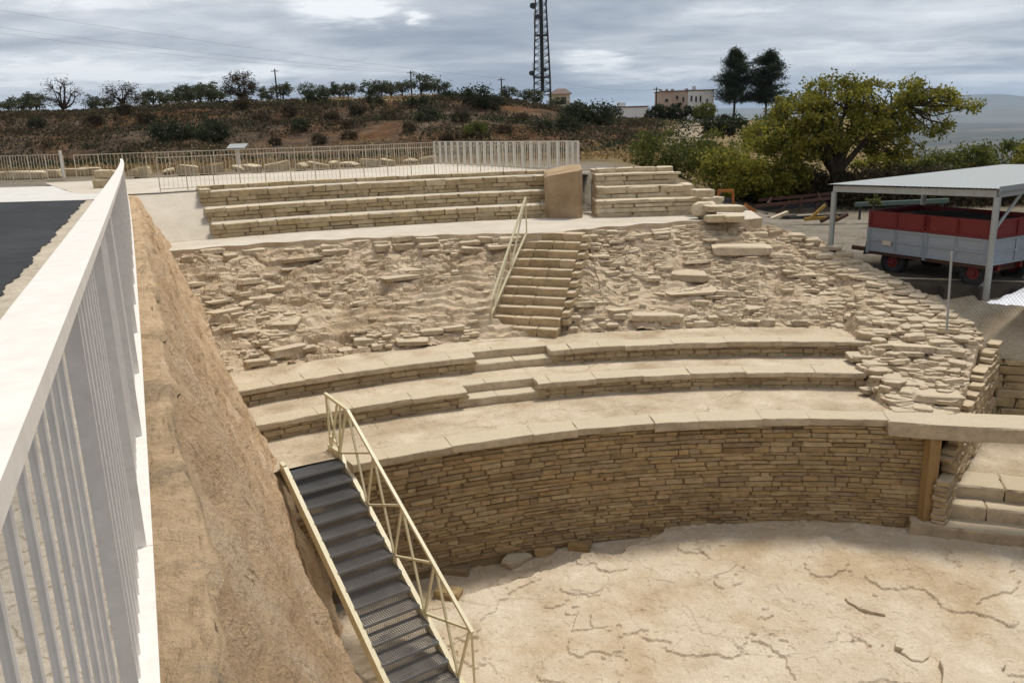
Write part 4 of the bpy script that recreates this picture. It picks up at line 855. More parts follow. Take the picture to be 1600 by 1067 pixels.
# ------------------------------------------------------------------ metal stair into the orchestra
def build_metal_stair():
    A = np.array([-3.15, 13.95]); an = math.radians(124.5); d = np.array([-math.cos(an), -math.sin(an)]); n = np.array([d[1], -d[0]])   # n points to the bank side
    if n[0] > 0: n = -n
    P = lambda s, off, z: (A[0] + d[0] * s + n[0] * off, A[1] + d[1] * s + n[1] * off, z)
    t = empty('metal_stair', P(2, 0.5, ZF), 'cream metal stair with dark grating treads going down into the orchestra', 'staircase')
    zs = lambda s: -5.52 - 0.606 * max(0.0, s); W = 1.02
    zt = lambda s: -4.585 - 0.058 * (s + 0.41) if s < 0.55 else -4.64 - 0.597 * (s - 0.55)
    for off, nm in ((0.0, 'stringer'), (W, 'stringer')):
        mb = MB(); pts = [(-0.42, -5.56), (0.02, -5.56), (3.95, zs(3.92) - 0.04), (4.5, zs(3.92) - 0.08)] if off == 0 else [(-0.1, -5.53), (0.05, -5.55), (3.95, zs(3.92) - 0.04), (4.3, zs(3.92) - 0.08)]
        for (s0, z0), (s1, z1) in zip(pts, pts[1:]): mb.bar(P(s0, off, z0 - 0.09), P(s1, off, z1 - 0.09), 0.075, 0.2)
        mb.build(nm, MT['cream_paint'], t)
    # treads of open grating
    nst = 14; tr = 3.92 / nst; riser = (zs(0) - zs(3.92)) / nst
    src = None
    dirz = math.atan2(n[1], n[0])
    for k in range(nst):
        s = 0.03 + k * tr; z = ZP - 0.03 - riser * k - 0.02
        if src is None:
            mb = MB(); w = W - 0.08; dp = tr + 0.035
            nb = 26
            for j in range(nb): x = -w / 2 + w * (j + 0.5) / nb; mb.box((x, dp / 2, 0), (0.005, dp, 0.022))
            for j in range(7): mb.box((0, dp * (j + 0.5) / 7, 0.006), (w, 0.007, 0.012))
            mb.box((0, 0.004, -0.008), (w, 0.008, 0.06)); mb.box((0, dp, -0.008), (w, 0.006, 0.05)); mb.box((-w / 2, dp / 2, 0), (0.006, dp, 0.045)); mb.box((w / 2, dp / 2, 0), (0.006, dp, 0.045))
            src = mb.build('tread', MT['grate'], t)
            kick = MB()
            for j in range(26): x = -w / 2 + w * (j + 0.5) / 26; kick.box((x, 0, -0.085), (0.006, 0.006, 0.12))
            for j in range(5): kick.box((0, 0, -0.03 - 0.026 * j), (w, 0.006, 0.007))
            kick = kick.build('kick_grating', MT['grate'], t)
            o, kk = src, kick
        else:
            o = bpy.data.objects.new('tread', src.data); place(o, t); kk = bpy.data.objects.new('kick_grating', kick.data); place(kk, t)
        c = P(s, W / 2, z); 
        o.matrix_basis = Matrix(((n[0], d[0], 0, c[0]), (n[1], d[1], 0, c[1]), (0, 0, 1, c[2]), (0, 0, 0, 1)))
        c = P(s + tr, W / 2, z); kk.matrix_basis = Matrix(((n[0], d[0], 0, c[0]), (n[1], d[1], 0, c[1]), (0, 0, 1, c[2]), (0, 0, 0, 1)))
    # truss handrail
    for a, b in ((-0.41, 0.55), (0.55, 4.36)): MB().bar(P(a, 0, zt(a)), P(b, 0, zt(b)), 0.05, 0.05).build('handrail', MT['cream_paint'], t)
    mem = [((-0.38, 1), (-0.36, 0)), ((4.34, 1), (4.36, -1)), ((-0.38, 1), (0.05, 0)), ((-0.3, 0), (0.12, 1)), ((0.24, 1), (0.05, 0)), ((0.05, 0), (0.5, 1)), ((0.06, 0), (1.4, 1)), ((-0.34, 0.16), (0.04, 0.10))]
    for N, tl, tr_, th in ((1.08, 0.55, 1.46, 2.36), (2.0, 1.48, 2.39, 3.32), (2.95, 2.40, 3.35, 4.32), (3.9, 3.38, 4.30, None)):
        mem += [((N, 0), (tl, 1)), ((N, 0), (tr_, 1))]
        if th: mem.append(((N, 0), (th, 1)))
    for (a, ka), (b, kb) in mem:
        q = []
        for s, k in ((a, ka), (b, kb)): q.append(P(s, 0, zs(min(s, 3.92)) - 0.02 if k == 0 else zt(s) if k == 1 else -7.9 if k == -1 else lerp(zs(s), zt(s), k)))
        MB().bar(q[0], q[1], 0.034, 0.034).build('brace', MT['cream_paint'], t)
    for s, off in ((-0.3, 0.0), (3.9, 0.02), (3.9, W)): MB().box(P(s, off, lerp(zs(s), -8.0 if s > 1 else -5.68, 0.5) - 0.05), (0.16, 0.1, abs(zs(s) - (-8.0 if s > 1 else -5.68))), an).build('support', MT['cream_paint'], t)
build_metal_stair()
def build_hand_rail():
    t = empty('stair_handrail', (0.0, 20.8, -3.6), 'cream metal handrail with slanting braces beside the upper stone stair', 'handrail')
    a0, a1 = np.array([0.47, 22.05, ZW + 0.0]), np.array([-0.47, 19.75, -4.55]); up = np.array([0, 0, 0.95]); mid = 0.5 * (a0 + a1) + np.array([0, 0, 0.05])
    MB().bar(a0 + up, a1 + up * 0.47, 0.05, 0.045).build('handrail', MT['cream_paint'], t)
    MB().bar(a0 + [0, 0, 0.03], a1 + [0, 0, 0.12], 0.045, 0.04).build('bottom_rail', MT['cream_paint'], t)
    top = lambda k: lerp(a0 + up, a1 + up * 0.47, k); bot = lambda k: lerp(a0 + [0, 0, 0.03], a1 + [0, 0, 0.12], k)
    for p, q in ((a0 - [0, 0, 0.05], top(0.0)), (a1 - [0, 0, 0.12], top(1.0)), (bot(0.47) - [0, 0, 0.05], top(0.47)), (top(0.04), bot(0.47)), (top(0.5), bot(0.93))): MB().bar(p, q, 0.036, 0.036).build('brace', MT['cream_paint'], t)
build_hand_rail()

# ------------------------------------------------------------------ pale bar fences round the platform
def fence(label, pts, h, nbar, sp, wp=0.05, pm='fence_paint', bw=0.014):
    pts = [np.array(p, float) for p in pts]; t = empty('bar_fence', tuple(pts[0]), label, 'fence')
    bar = MB().box((0, 0, 0.5), (bw, bw, 1.0)).build('bar', MT[pm], t); post = MB().box((0, 0, 0.5), (wp, wp, 1.0)).build('post', MT[pm], t)
    ub = up_ = False; cnt = 0
    for a, b in zip(pts, pts[1:]):
        L = float(np.linalg.norm((b - a)[:2])); nb = max(1, round(L / (sp * (nbar + 1)))); rz = math.atan2((b - a)[1], (b - a)[0])
        MB().bar(a + [0, 0, h], b + [0, 0, h], 0.03, 0.025).build('top_rail', MT[pm], t); MB().bar(a + [0, 0, 0.08], b + [0, 0, 0.08], 0.025, 0.02).build('bottom_rail', MT[pm], t)
        for k in range(nb * (nbar + 1) + 1):
            p = lerp(a, b, k / (nb * (nbar + 1))); isp = k % (nbar + 1) == 0
            m = Matrix.Translation((p[0], p[1], p[2] + (0 if isp else 0.08))) @ Matrix.Rotation(rz, 4, 'Z') @ Matrix.Diagonal((1, 1, h + (0.012 if isp else -0.08), 1))
            if isp:
                if not up_: post.matrix_basis = m; up_ = True
                else: copy_obj(post, t, m)
            else:
                if not ub: bar.matrix_basis = m; ub = True
                else: copy_obj(bar, t, m)
    return t
zp = lambda y: float(gz(25.5) + 0.04 + (gz(36) - gz(25.5)) * np.clip((y - 28.5) / 10, 0, 1)) - 0.01
inner = [pol(a, 28.95) for a in np.linspace(119.6, 95.4, 9)]
fence('pale bar fence standing along the top edge of the long upper tier', [(x, y, zp(y)) for x, y, _ in inner], 0.98, 5, 0.125, 0.026, 'fence_paint', 0.009)
fence('pale bar fence along the back of the platform in front of the dark hillside', [(-16.6, 32.9, zp(33)), (-13.4, 34.0, zp(34)), (-10.2, 35.1, zp(35)), (-6.0, 36.5, zp(37)), (-3.3, 39.2, zp(39))], 0.98, 5, 0.13, 0.03, 'fence_paint', 0.012)
fence('white fence with broad posts down the right side of the platform', [(-3.3, 39.2, zp(39) + 0.01), (0.0, 33.6, zp(34)), (2.15, 30.1, zp(30)), (2.45, 29.2, zp(29))], 1.0, 4, 0.115, 0.07, 'pale_fence')
fence('pale bar fence at the far left end beyond the concrete apron', [(-31, 34.9, -1.75), (-24, 34.3, -1.72), (-17.4, 33.6, -1.70)], 1.05, 5, 0.13, 0.034)
g = atz(100, 277, -1.68)
t = empty('gate_leaf', (g[0], g[1], -1.68), 'white gate leaf standing open and seen edge on between the back fences', 'gate')
gd = np.array([-0.46, 0.89]); gp = lambda s, z: (g[0] - gd[0] * s, g[1] - gd[1] * s, -1.68 + z)
for s in (0.0, 1.1): MB().bar(gp(s, 0), gp(s, 1.12), 0.08, 0.08).build('gate_post', MT['white_paint'], t)
for z in (0.12, 1.08): MB().bar(gp(0.04, z), gp(1.06, z), 0.07, 0.06).build('gate_rail', MT['white_paint'], t)
for k in range(7): MB().bar(gp(0.15 + k * 0.13, 0.15), gp(0.15 + k * 0.13, 1.05), 0.05, 0.03).build('bar', MT['white_paint'], t)

# salvaged blocks lined up behind the fence, the two kerb blocks at the railing's end, the sign board
bl = [(205, 254, .5), (222, 260, .9), (262, 250, .7), (290, 250, .8), (330, 250, 1.0), (375, 252, .9), (392, 247, .6), (430, 248, 1.1), (470, 249, .7), (495, 246, .9), (520, 248, .5), (545, 247, .9), (578, 245, .7), (604, 243, .6), (640, 240, .8), (668, 239, .7)]
for k, (px, py, l) in enumerate(bl):
    Yd = 37.4 + max(0, px - 480) * 0.017 - max(0, 330 - px) * 0.012; p = at(px, py, Yd)
    lone('stone_block', 'weathered tan block lying behind the back fence, %s from the railing end' % ORD[k], 'stone block', ('block', 'slab', 'boulder')[k % 3], (p[0], p[1], -1.68 + 0.12), (l * RND.uniform(0.8, 1.3), 0.55, RND.uniform(0.26, 0.5)), RND.uniform(-.5, .7), (RND.uniform(-.12, .12), RND.uniform(-.2, .2)), MT['tier_stone'], 'salvaged blocks along the back fence')
bl = [(8, 273, 1.2), (40, 272, 1.6), (72, 270, 1.3), (115, 267, 1.4), (140, 266, 1.0)]
for k, (px, py, l) in enumerate(bl):
    p = atz(px, py, -1.55); lone('stone_block', 'long low tan block edging the concrete apron, %s from the photo\'s left edge' % ORD[k], 'stone block', 'block', (p[0], p[1], -1.6), (l, 0.5, 0.34), 0.15, (0, 0.02), MT['tier_stone'], 'edging blocks by the apron')
p = px_on(163, 289, -1.55); lone('stone_block', 'lower of two tan blocks stacked at the end of the white railing', 'stone block', 'block', (p[0], p[1], -1.52), (0.62, 0.5, 0.30), 0.1, (0, 0), MT['tier_stone'])
lone('stone_block', 'upper tan block stacked on another at the end of the white railing', 'stone block', 'block', (p[0] + 0.08, p[1] + 0.1, -1.22), (0.7, 0.45, 0.28), -0.1, (0, 0.04), MT['tier_stone'])
p = at(372, 240, 40); t = empty('information_board', (p[0], p[1], -1.8), 'pale slanted information board on a post beyond the back fence', 'sign')
MB().box((p[0], p[1], -1.3), (0.12, 0.12, 1.0)).build('post', MT['white_paint'], t); zb = at(375, 229, 40)[2]
MB().hexa([(p[0] - .42, p[1] - .3, zb - .10), (p[0] + .42, p[1] - .3, zb - .10), (p[0] + .42, p[1] + .3, zb + .08), (p[0] - .42, p[1] + .3, zb + .08), (p[0] - .42, p[1] - .3, zb - .06), (p[0] + .42, p[1] - .3, zb - .06), (p[0] + .42, p[1] + .3, zb + .12), (p[0] - .42, p[1] + .3, zb + .12)]).build('board', MT['galv'], t)
p = at(931, 300, 27.5); t = empty('wire_gate', (2.75, 27.6, ZW), 'thin grey metal gate frame in the passage between the two upper tiers', 'gate')
for x in (2.75, 3.5): MB().tube((x, 27.6, -3.0), (x, 27.6, -1.85), 0.022).build('gate_post', MT['galv'], t)
MB().tube((2.75, 27.6, -1.87), (3.5, 27.6, -1.87), 0.018).build('gate_rail', MT['galv'], t)
tag(ring('passage_pavement', 92.2, 97, 25.6, 29.5, ZW, -2.95, MT['gravel_path'], None, 14, 14, 0.01), kind='structure')

# ------------------------------------------------------------------ shed, trailer and yard clutter
ZY = -4.28
def build_shed():
    t = empty('open_shed', (11.3, 19.4, ZY), 'open sided shed with a pale metal sheet roof sheltering the farm trailer', 'shed')
    A = np.array([9.03, 23.3]); B = np.array([11.36, 19.5]); e = np.array([0.852, 0.523]); ez = 0.012
    zA, zB = -1.87, -1.77
    q = lambda base, s, z: (base[0] + e[0] * s, base[1] + e[1] * s, z + ez * s)
    A2 = A + (A - B) / np.hypot(*(A - B)) * 0.12; B2 = B - (A - B) / np.hypot(*(A - B)) * 0.12
    n = 44     # corrugated sheet: ridges run across the slope
    X = np.zeros((2 * n, 2, 3))
    for k in range(2 * n):
        f = k / (2 * n - 1); b = lerp(A2, B2, f); z = lerp(zA, zB, f) + (0.006 if k % 2 else 0)
        X[k, 0] = q(b, -0.15, z); X[k, 1] = q(b, 8.6, z)
    o = grid_obj('roof_sheet', X, MT['roof_sheet'], t, smooth=False); md = o.modifiers.new('thick', 'SOLIDIFY'); md.thickness = 0.012
    MB().bar(q(B2, -0.15, zB + 0.0), q(B2, 8.6, zB + 0.0), 0.03, 0.12).build('verge_trim', MT['roof_sheet'], t)
    for s in (0.0, 4.2, 8.4):
        MB().bar(q(A, s, zA - 0.12), q(B, s, zB - 0.12), 0.1, 0.16).build('roof_beam', MT['galv'], t)
        for base, z in ((A, zA), (B, zB)): p = q(base, s, z - 0.2); MB().tube((p[0], p[1], ZY - 0.1), p, 0.075, n=12).build('post', MT['galv'], t)
    for s in (1.4, 2.8, 5.6, 7.0): MB().bar(q(A, s, zA - 0.05), q(B, s, zB - 0.05), 0.06, 0.08).build('purlin', MT['galv'], t)
    for base, z in ((A, zA), (B, zB)): MB().bar(q(base, 0, z - 0.14), q(base, 8.4, z - 0.14), 0.09, 0.14).build('roof_beam', MT['galv'], t)
    MB().tube(q(B, 0, zB - 1.0), q(B, 1.0, zB - 0.2), 0.035).build('knee_brace', MT['galv'], t)
build_shed()
def build_trailer():
    a = np.array([9.95, 23.0]); b = np.array([11.62, 20.0]); d = (b - a) / np.hypot(*(b - a)); n = np.array([-d[1], d[0]])
    L = float(np.hypot(*(b - a))); W = 2.05; rz = math.atan2(d[1], d[0])
    t = empty('farm_trailer', (a[0], a[1], ZY), 'grey and red farm tipping trailer parked under the metal shed', 'trailer')
    P = lambda s, w, z: (a[0] + d[0] * s + n[0] * w, a[1] + d[1] * s + n[1] * w, z)
    z0, z1, z2 = -3.68, -3.03, -2.57
    MB().box(P(L / 2, W / 2, z0 + 0.03), (L, W, 0.06), rz).build('floor', MT['trailer_grey'], t)
    def side(s0, w0, s1, w1):
        nx = 4 if abs(s1 - s0) > abs(w1 - w0) else 2
        for zz0, zz1, mat, nm in ((z0, z1, MT['trailer_grey'], 'side_board'), (z1, z2, MT['trailer_red'], 'red_board')):
            for k in range(2 if nx == 4 else 1):
                m = 2 if nx == 4 else 1; f0, f1 = k / m + 0.004, (k + 1) / m - 0.004; mb = MB()
                p0 = P(lerp(s0, s1, f0), lerp(w0, w1, f0), 0); p1 = P(lerp(s0, s1, f1), lerp(w0, w1, f1), 0); zm = (zz0 + zz1) / 2
                mb.bar((*p0[:2], zm), (*p1[:2], zm), 0.04, zz1 - zz0 - 0.01); o = mb.build(nm, mat, t)
                r = MB(); ext = 0.035
                out = np.array(P(lerp(s0, s1, .5), lerp(w0, w1, .5), 0)[:2]) - np.array(P(L / 2, W / 2, 0)[:2]); out = np.array([*(n * -1 if abs(s1 - s0) > 1 and w0 < 0.5 else n if abs(s1 - s0) > 1 else (d if s0 > 1 else -d)), 0.0]) * ext
                for f in np.linspace(f0 + 0.012, f1 - 0.012, 3):
                    c = np.array(P(lerp(s0, s1, f), lerp(w0, w1, f), 0)) + out; r.bar((*c[:2], zz0 + 0.02), (*c[:2], zz1 - 0.02), 0.05, 0.05)
                for z in ((zz0 + 0.03, zm, zz1 - 0.03) if nm == 'side_board' else (zz0 + 0.03, zz1 - 0.03)):
                    c0 = np.array(p0) + out * 0.8; c1 = np.array(p1) + out * 0.8; r.bar((*c0[:2], z), (*c1[:2], z), 0.045, 0.045)
                r.build('rib', mat, o)
    side(0, 0, L, 0); side(0, W, L, W); side(0, 0, 0, W); side(L, 0, L, W)
    for s, w in ((0, 0), (L, 0), (0, W), (L, W), (L / 2, 0)): MB().bar(P(s, w, z0 - 0.06), P(s, w, z1 + 0.03), 0.08, 0.08).build('corner_post', MT['trailer_grey'], t)
    for w in (0.55, 1.5): MB().bar(P(0.05, w, z0 - 0.10), P(L - 0.05, w, z0 - 0.10), 0.1, 0.16).build('chassis_beam', MT['trailer_red'], t)
    MB().bar(P(0.05, 0.03, z0 - 0.05), P(L - 0.05, 0.03, z0 - 0.05), 0.06, 0.07).build('chassis_beam', MT['rust'], t)
    for s in (0.72, 3.05 * L / 3.43 - 0.05):
        MB().tube(P(s, 0.15, ZY + 0.36), P(s, W - 0.15, ZY + 0.36), 0.06).build('axle', MT['rust'], t)
        MB().box(P(s, W / 2, ZY + 0.47), (0.5, 1.0, 0.18), rz).build('spring_block', MT['rust'], t)
        for w, sg in ((0.2, -1), (W - 0.2, 1)):
            v = []; f = []; NS = 24; prof = [(0.165, -0.10), (0.34, -0.12), (0.365, -0.07), (0.365, 0.07), (0.34, 0.12), (0.165, 0.10)]
            c = np.array(P(s, w, ZY + 0.36))
            for k in range(NS):
                g = 2 * math.pi * k / NS
                for r, q in prof: v.append(tuple(c + np.array([d[0], d[1], 0]) * r * math.cos(g) + np.array([0, 0, 1]) * r * math.sin(g) + np.array([n[0], n[1], 0]) * q))
            m = len(prof); f = [(k * m + j, ((k + 1) % NS) * m + j, ((k + 1) % NS) * m + (j + 1) % m, k * m + (j + 1) % m) for k in range(NS) for j in range(m)]
            tyre = mesh_obj('tyre', v, f, MT['rubber'], t, True)
            cc = Vector(c) + Vector((n[0], n[1], 0)) * (0.02 * sg); mb = MB().tube(cc + Vector((n[0], n[1], 0)) * 0.07 * sg, cc - Vector((n[0], n[1], 0)) * 0.06 * sg, 0.17, n=20)
            mb.tube(cc, cc + Vector((n[0], n[1], 0)) * 0.11 * sg, 0.075, n=12); mb.build('rim', MT['rim_red'], tyre)
    MB().bar(P(0.0, W / 2, z0 - 0.15), P(-1.3, W / 2, ZY + 0.45), 0.12, 0.12).build('drawbar', MT['rust'], t)
    mb = MB()
    for k in range(5): mb.tube(P(-0.25, 0.15 + 0.02 * k, z0 - 0.12 + 0.07 * k), P(-0.05, 0.35, z0 - 0.10 + 0.07 * k), 0.035)
    mb.build('hose', MT['rubber'], t)
    for s, w in ((L - 0.15, 0.12), (L - 0.15, W - 0.2)): MB().box(P(s, w, z0 - 0.32), (0.16, 0.05, 0.42), rz).build('support_leg', MT['galv'], t)
    MB().box(P(0.62, -0.055, z0 + 0.27), (0.26, 0.012, 0.12), rz).build('maker_plate', MT['house_cream'], t)
    X, Y = np.meshgrid(np.linspace(0.06, L - 0.06, 30), np.linspace(0.06, W - 0.06, 20)); Zl = z2 - 0.16 + 0.18 * np.exp(-((X - L / 2) / 1.2) ** 2 - ((Y - W / 2) / 0.8) ** 2) + 0.05 * fbm(X * 4, Y * 4, 3, 3)
    G = np.stack([a[0] + d[0] * X + n[0] * Y, a[1] + d[1] * X + n[1] * Y, Zl], -1); grid_obj('load', G, MT['dark_steel'], t)
build_trailer()
def tarp():
    X, Y = np.meshgrid(np.linspace(0, 1, 40), np.linspace(0, 1, 30)); p0 = np.array(atz(1540, 476, ZY)); 
    U = np.array([2.0, 1.3]); V = np.array([1.0, -0.9]); x = p0[0] + U[0] * X + V[0] * Y; y = p0[1] + U[1] * X + V[1] * Y
    z = ZY + 0.03 + 0.5 * np.clip(X * 1.3, 0, 1) * np.sin(np.clip(Y, 0, 1) * 3.0) + 0.30 * np.abs(fbm(X * 6, Y * 4, 3, 8)) * (X + 0.2)
    o = grid_obj('tarpaulin', np.stack([x, y, z], -1), MT['tarp'], smooth=False); tag(o, 'crumpled white tarpaulin on the ground by the shed post', 'tarpaulin')
tarp()
p0, p1 = atz(1480, 500, -4.37), at(1485, 395, 17.5)
t = empty('pipe_fence', (9.4, 17.5, -4.5), 'grey pipe fence post with wire mesh in front of the trailer', 'fence')
MB().tube((9.4, 17.45, -4.6), (9.36, 17.5, -2.88), 0.025).build('post', MT['galv'], t)
MB().tube((12.6, 18.2, -4.6), (12.6, 18.2, -2.9), 0.025).build('post', MT['galv'], t)
mb = MB()
for k in range(-9, 34):
    for sg in (1, -1):
        x0 = k * 0.1; 
        pts = []
        for zz in (0.0, 0.85):
            u = x0 + (zz if sg > 0 else 0.85 - zz)
            pts.append((9.4 + 3.2 * np.clip(u / 3.3, 0, 1), 17.45 + 0.75 * np.clip(u / 3.3, 0, 1), -4.35 + zz))
        if 0 <= x0 and x0 + 0.85 <= 3.3: mb.tube(pts[0], pts[1], 0.0022, n=3, caps=False)
tag(mb.build('wire_mesh', MT['dark_steel'], t), kind='stuff')
# farm implements rusting under the trees
def implement(name, label, cat, px, py, Yd, mat, parts):
    c = at(px, py, Yd); t = empty(name, tuple(c), label, cat)
    for nm, a, b, w, m in parts: MB().bar(np.array(c) + a, np.array(c) + b, w, w).build(nm, m or mat, t)
implement('orange_loader', 'orange loader frame standing under the shrubs behind the short tier', 'farm machine', 1133, 325, 36, MT['orange'], [('arm', (-.35, 0, 0), (-.3, 0, .75), .1, None), ('arm', (.35, 0, 0), (.3, 0, .75), .1, None), ('cross_bar', (-.33, 0, .72), (.33, 0, .72), .12, None), ('bucket', (-.2, -.2, .35), (.2, -.2, .3), .2, MT['dark_steel']), ('arm', (.9, .2, .1), (1.5, .2, -.35), .14, None), ('base_frame', (-.6, 0, -.25), (1.9, .2, -.35), .12, MT['dark_steel']), ('leg', (-.35, 0, 0), (-.4, 0, -.4), .1, MT['dark_steel']), ('leg', (.35, 0, 0), (.4, 0, -.4), .1, MT['dark_steel'])])
implement('disc_harrow', 'rusty red disc harrow lying at the edge of the yard', 'farm machine', 1235, 325, 37, MT['rust'], [('beam', (-1.6, 0, .1), (1.8, .2, .35), .12, None), ('beam', (-1.2, .8, .3), (2.2, .8, .5), .12, None), ('tine', (-.6, 0, -.2), (.0, 0, .3), .07, None), ('tine', (.4, 0, -.2), (.5, 0, .5), .07, None), ('tine', (1.2, .2, -.2), (1.3, .2, .5), .07, None), ('cross_bar', (-1, 0, .2), (-.6, .8, .4), .1, None), ('cross_bar', (1.3, .1, .3), (1.5, .8, .5), .1, None), ('axle', (-1.4, .4, 0), (1.8, .5, .05), .2, MT['dark_steel'])])
implement('yellow_plough', 'yellow plough frame on the ground beside the shed post', 'farm machine', 1285, 338, 33, MT['yellow'], [('beam', (-.5, 0, -.1), (.1, 0, .45), .1, None), ('beam', (-.7, 0, -.1), (.6, 0, -.05), .12, None), ('share', (-.1, -.1, -.2), (.5, -.1, .1), .12, MT['rust']), ('share', (.5, 0, -.2), (1.0, 0, .05), .12, MT['rust']), ('beam', (-1.2, .2, -.05), (1.1, .3, 0), .1, MT['dark_steel'])])
implement('green_sheet_rack', 'long pale green metal rack behind the trailer', 'rack', 1400, 318, 33, MT['green_sheet'], [('board', (-1.6, 0, 0.0), (2.2, 0.3, 0.02), .16, None), ('leg', (-1.4, 0, 0), (-1.4, 0, -.6), .07, MT['dark_steel']), ('leg', (.4, .15, 0), (.4, .15, -.6), .07, MT['dark_steel']), ('leg', (2.0, .3, 0), (2.0, .3, -.6), .07, MT['dark_steel'])])
implement('scrap_timber', 'low heap of broken stones and timber at the edge of the yard', 'scrap heap', 1240, 337, 35, MT['bark'], [('timber', (-1.2, 0, -.1), (.6, .1, -.05), .14, None), ('timber', (-.6, .2, -.1), (1.0, -.1, .0), .12, MT['pale_stone']), ('timber', (-1.0, -.2, -.12), (-.2, .2, .1), .16, MT['pale_stone'])])

# ------------------------------------------------------------------ trees and shrubs
def leaf_quads(centres, size, rng, flat=0.0, aspect=0.6):
    n = len(centres); a = rng.normal(size=(n, 3)); a[:, 2] *= (1 - flat * 0.5); a /= np.linalg.norm(a, axis=1)[:, None]
    b = rng.normal(size=(n, 3)); b -= a * (a * b).sum(1)[:, None]; b /= np.linalg.norm(b, axis=1)[:, None]
    s = size * rng.uniform(0.6, 1.25, size=(n, 1)); a = a * s * 0.5; b = b * s * 0.5 * aspect
    return np.stack([centres - a, centres + b * 0.9 - a * 0.15, centres + a, centres - b * 0.9 - a * 0.15], 1).reshape(-1, 3)
def limb(mb, pts, r0, r1, n=7):
    for k in range(len(pts) - 1): mb.tube(pts[k], pts[k + 1], lerp(r0, r1, k / (len(pts) - 1)), lerp(r0, r1, (k + 1) / (len(pts) - 1)), n, False)
def bend(a, b, rng, k=4, amp=0.08):
    a = np.array(a, float); b = np.array(b, float); L = np.linalg.norm(b - a); o = rng.normal(size=3) * amp * L; o[2] += 0.05 * L
    return [a + (b - a) * t + o * math.sin(math.pi * t) for t in np.linspace(0, 1, k + 1)]
def tree_meshes(seed, H, trunk_h, R, crown, tips, per, leaf, mat, bark, sigma=0.3, limbs=6, r0=0.12, lean=(0, 0), dens=1.0, flat=0.0):
    """tree with its foot at the origin; crown = list of (x, y, z, rx, ry, rz) ellipsoids. returns (wood MB, leaf vertices)"""
    rng = np.random.RandomState(seed); wood = MB(); top = np.array([lean[0], lean[1], trunk_h]); limb(wood, bend((0, 0, -0.15), top, rng, 4, 0.04), r0, r0 * 0.7, 9)
    vol = np.array([c[3] * c[4] * c[5] for c in crown]); vol = vol / vol.sum(); T = []
    while len(T) < tips:
        c = crown[rng.choice(len(crown), p=vol)]; q = rng.normal(size=3); q /= np.linalg.norm(q); q *= rng.uniform(0.35, 1.0) ** 0.5
        p = np.array(c[:3]) + q * np.array(c[3:])
        if p[2] > trunk_h * 0.4 or len(crown) == 1: T.append(p)
    T = np.array(T); K = T[rng.choice(tips, limbs, replace=False)]; C = T.mean(0); K = C + (K - C) * 0.62; K[:, 2] = np.maximum(K[:, 2], trunk_h * 1.05)
    paths = [bend(top, k, rng, 4, 0.1) for k in K]
    for p in paths: limb(wood, p, r0 * 0.5, r0 * 0.16, 6)
    nodes = np.array([q for p in paths for q in p[1:]])
    for p in T:
        j = np.argmin(np.linalg.norm(nodes - p, axis=1) + 0.3 * np.maximum(0, nodes[:, 2] - p[2])); limb(wood, bend(nodes[j], p, rng, 2, 0.1), r0 * 0.13, r0 * 0.04, 4)
    cen = []
    for p in T:
        m = int(per * rng.uniform(0.5, 1.4)); cen.append(p + rng.normal(size=(m, 3)) * sigma * np.array([1, 1, 0.7]) * rng.uniform(0.7, 1.25))
    V = leaf_quads(np.concatenate(cen), leaf, rng, flat) if per > 0 else None
    return wood, V
def tree(name, label, cat, base, group=None, scale=1.0, rz=0.0, **kw):
    wood, V = tree_meshes(**kw); mat, bark = kw['mat'], kw['bark']
    t = empty(name, tuple(base), label, cat, group); PINV[t.name] = Matrix.Identity(4)
    t.rotation_euler = (0, 0, rz); t.scale = (scale,) * 3
    wood.build('trunk', bark, t)
    if V is not None: quads_obj('crown', V, mat, t)
    return t
def copy_tree(src, name, label, cat, base, group, scale, rz):
    t = bpy.data.objects.new(name, None); COL.objects.link(t); t.location = base; t.rotation_euler = (0, 0, rz); t.scale = (scale,) * 3 if not hasattr(scale, '__len__') else scale
    tag(t, label, cat, group)
    for ch in src.children: c = ch.copy(); COL.objects.link(c); c.parent = t; c.matrix_parent_inverse = Matrix.Identity(4)
    return t
def tz(px, Yd, dz=0.0, py=200):
    p = at(px, py, Yd); return (p[0], Yd, float(terrain_z(np.array([p[0]]), np.array([Yd]))[0]) + dz)

# the big spreading autumn tree
b = at(1303, 305, 40.0); base = (b[0], 40.0, -4.3)
c = lambda px, py, rx, rz_, ry=2.0, dy=0.0: (at(px, py, 40)[0] - b[0], dy, at(px, py, 40)[2] + 4.3, rx, ry, rz_)
tree('autumn_tree', 'large spreading tree with yellow green autumn leaves behind the shed', 'tree', base, seed=11, H=7, trunk_h=1.5, R=4, tips=400, per=66, leaf=0.18, mat=MT['leaf_autumn'], bark=MT['bark'], sigma=0.20, limbs=13, r0=0.34,
     crown=[c(1300, 150, 1.7, 0.85), c(1380, 150, 2.0, 0.9), c(1455, 160, 1.5, 0.55), c(1495, 165, 0.5, 0.35), c(1250, 175, 1.2, 0.8), c(1340, 195, 2.6, 0.8), c(1210, 215, 1.4, 0.8), c(1440, 200, 1.1, 0.35), c(1270, 225, 1.6, 0.8), c(1400, 228, 1.6, 0.5)])
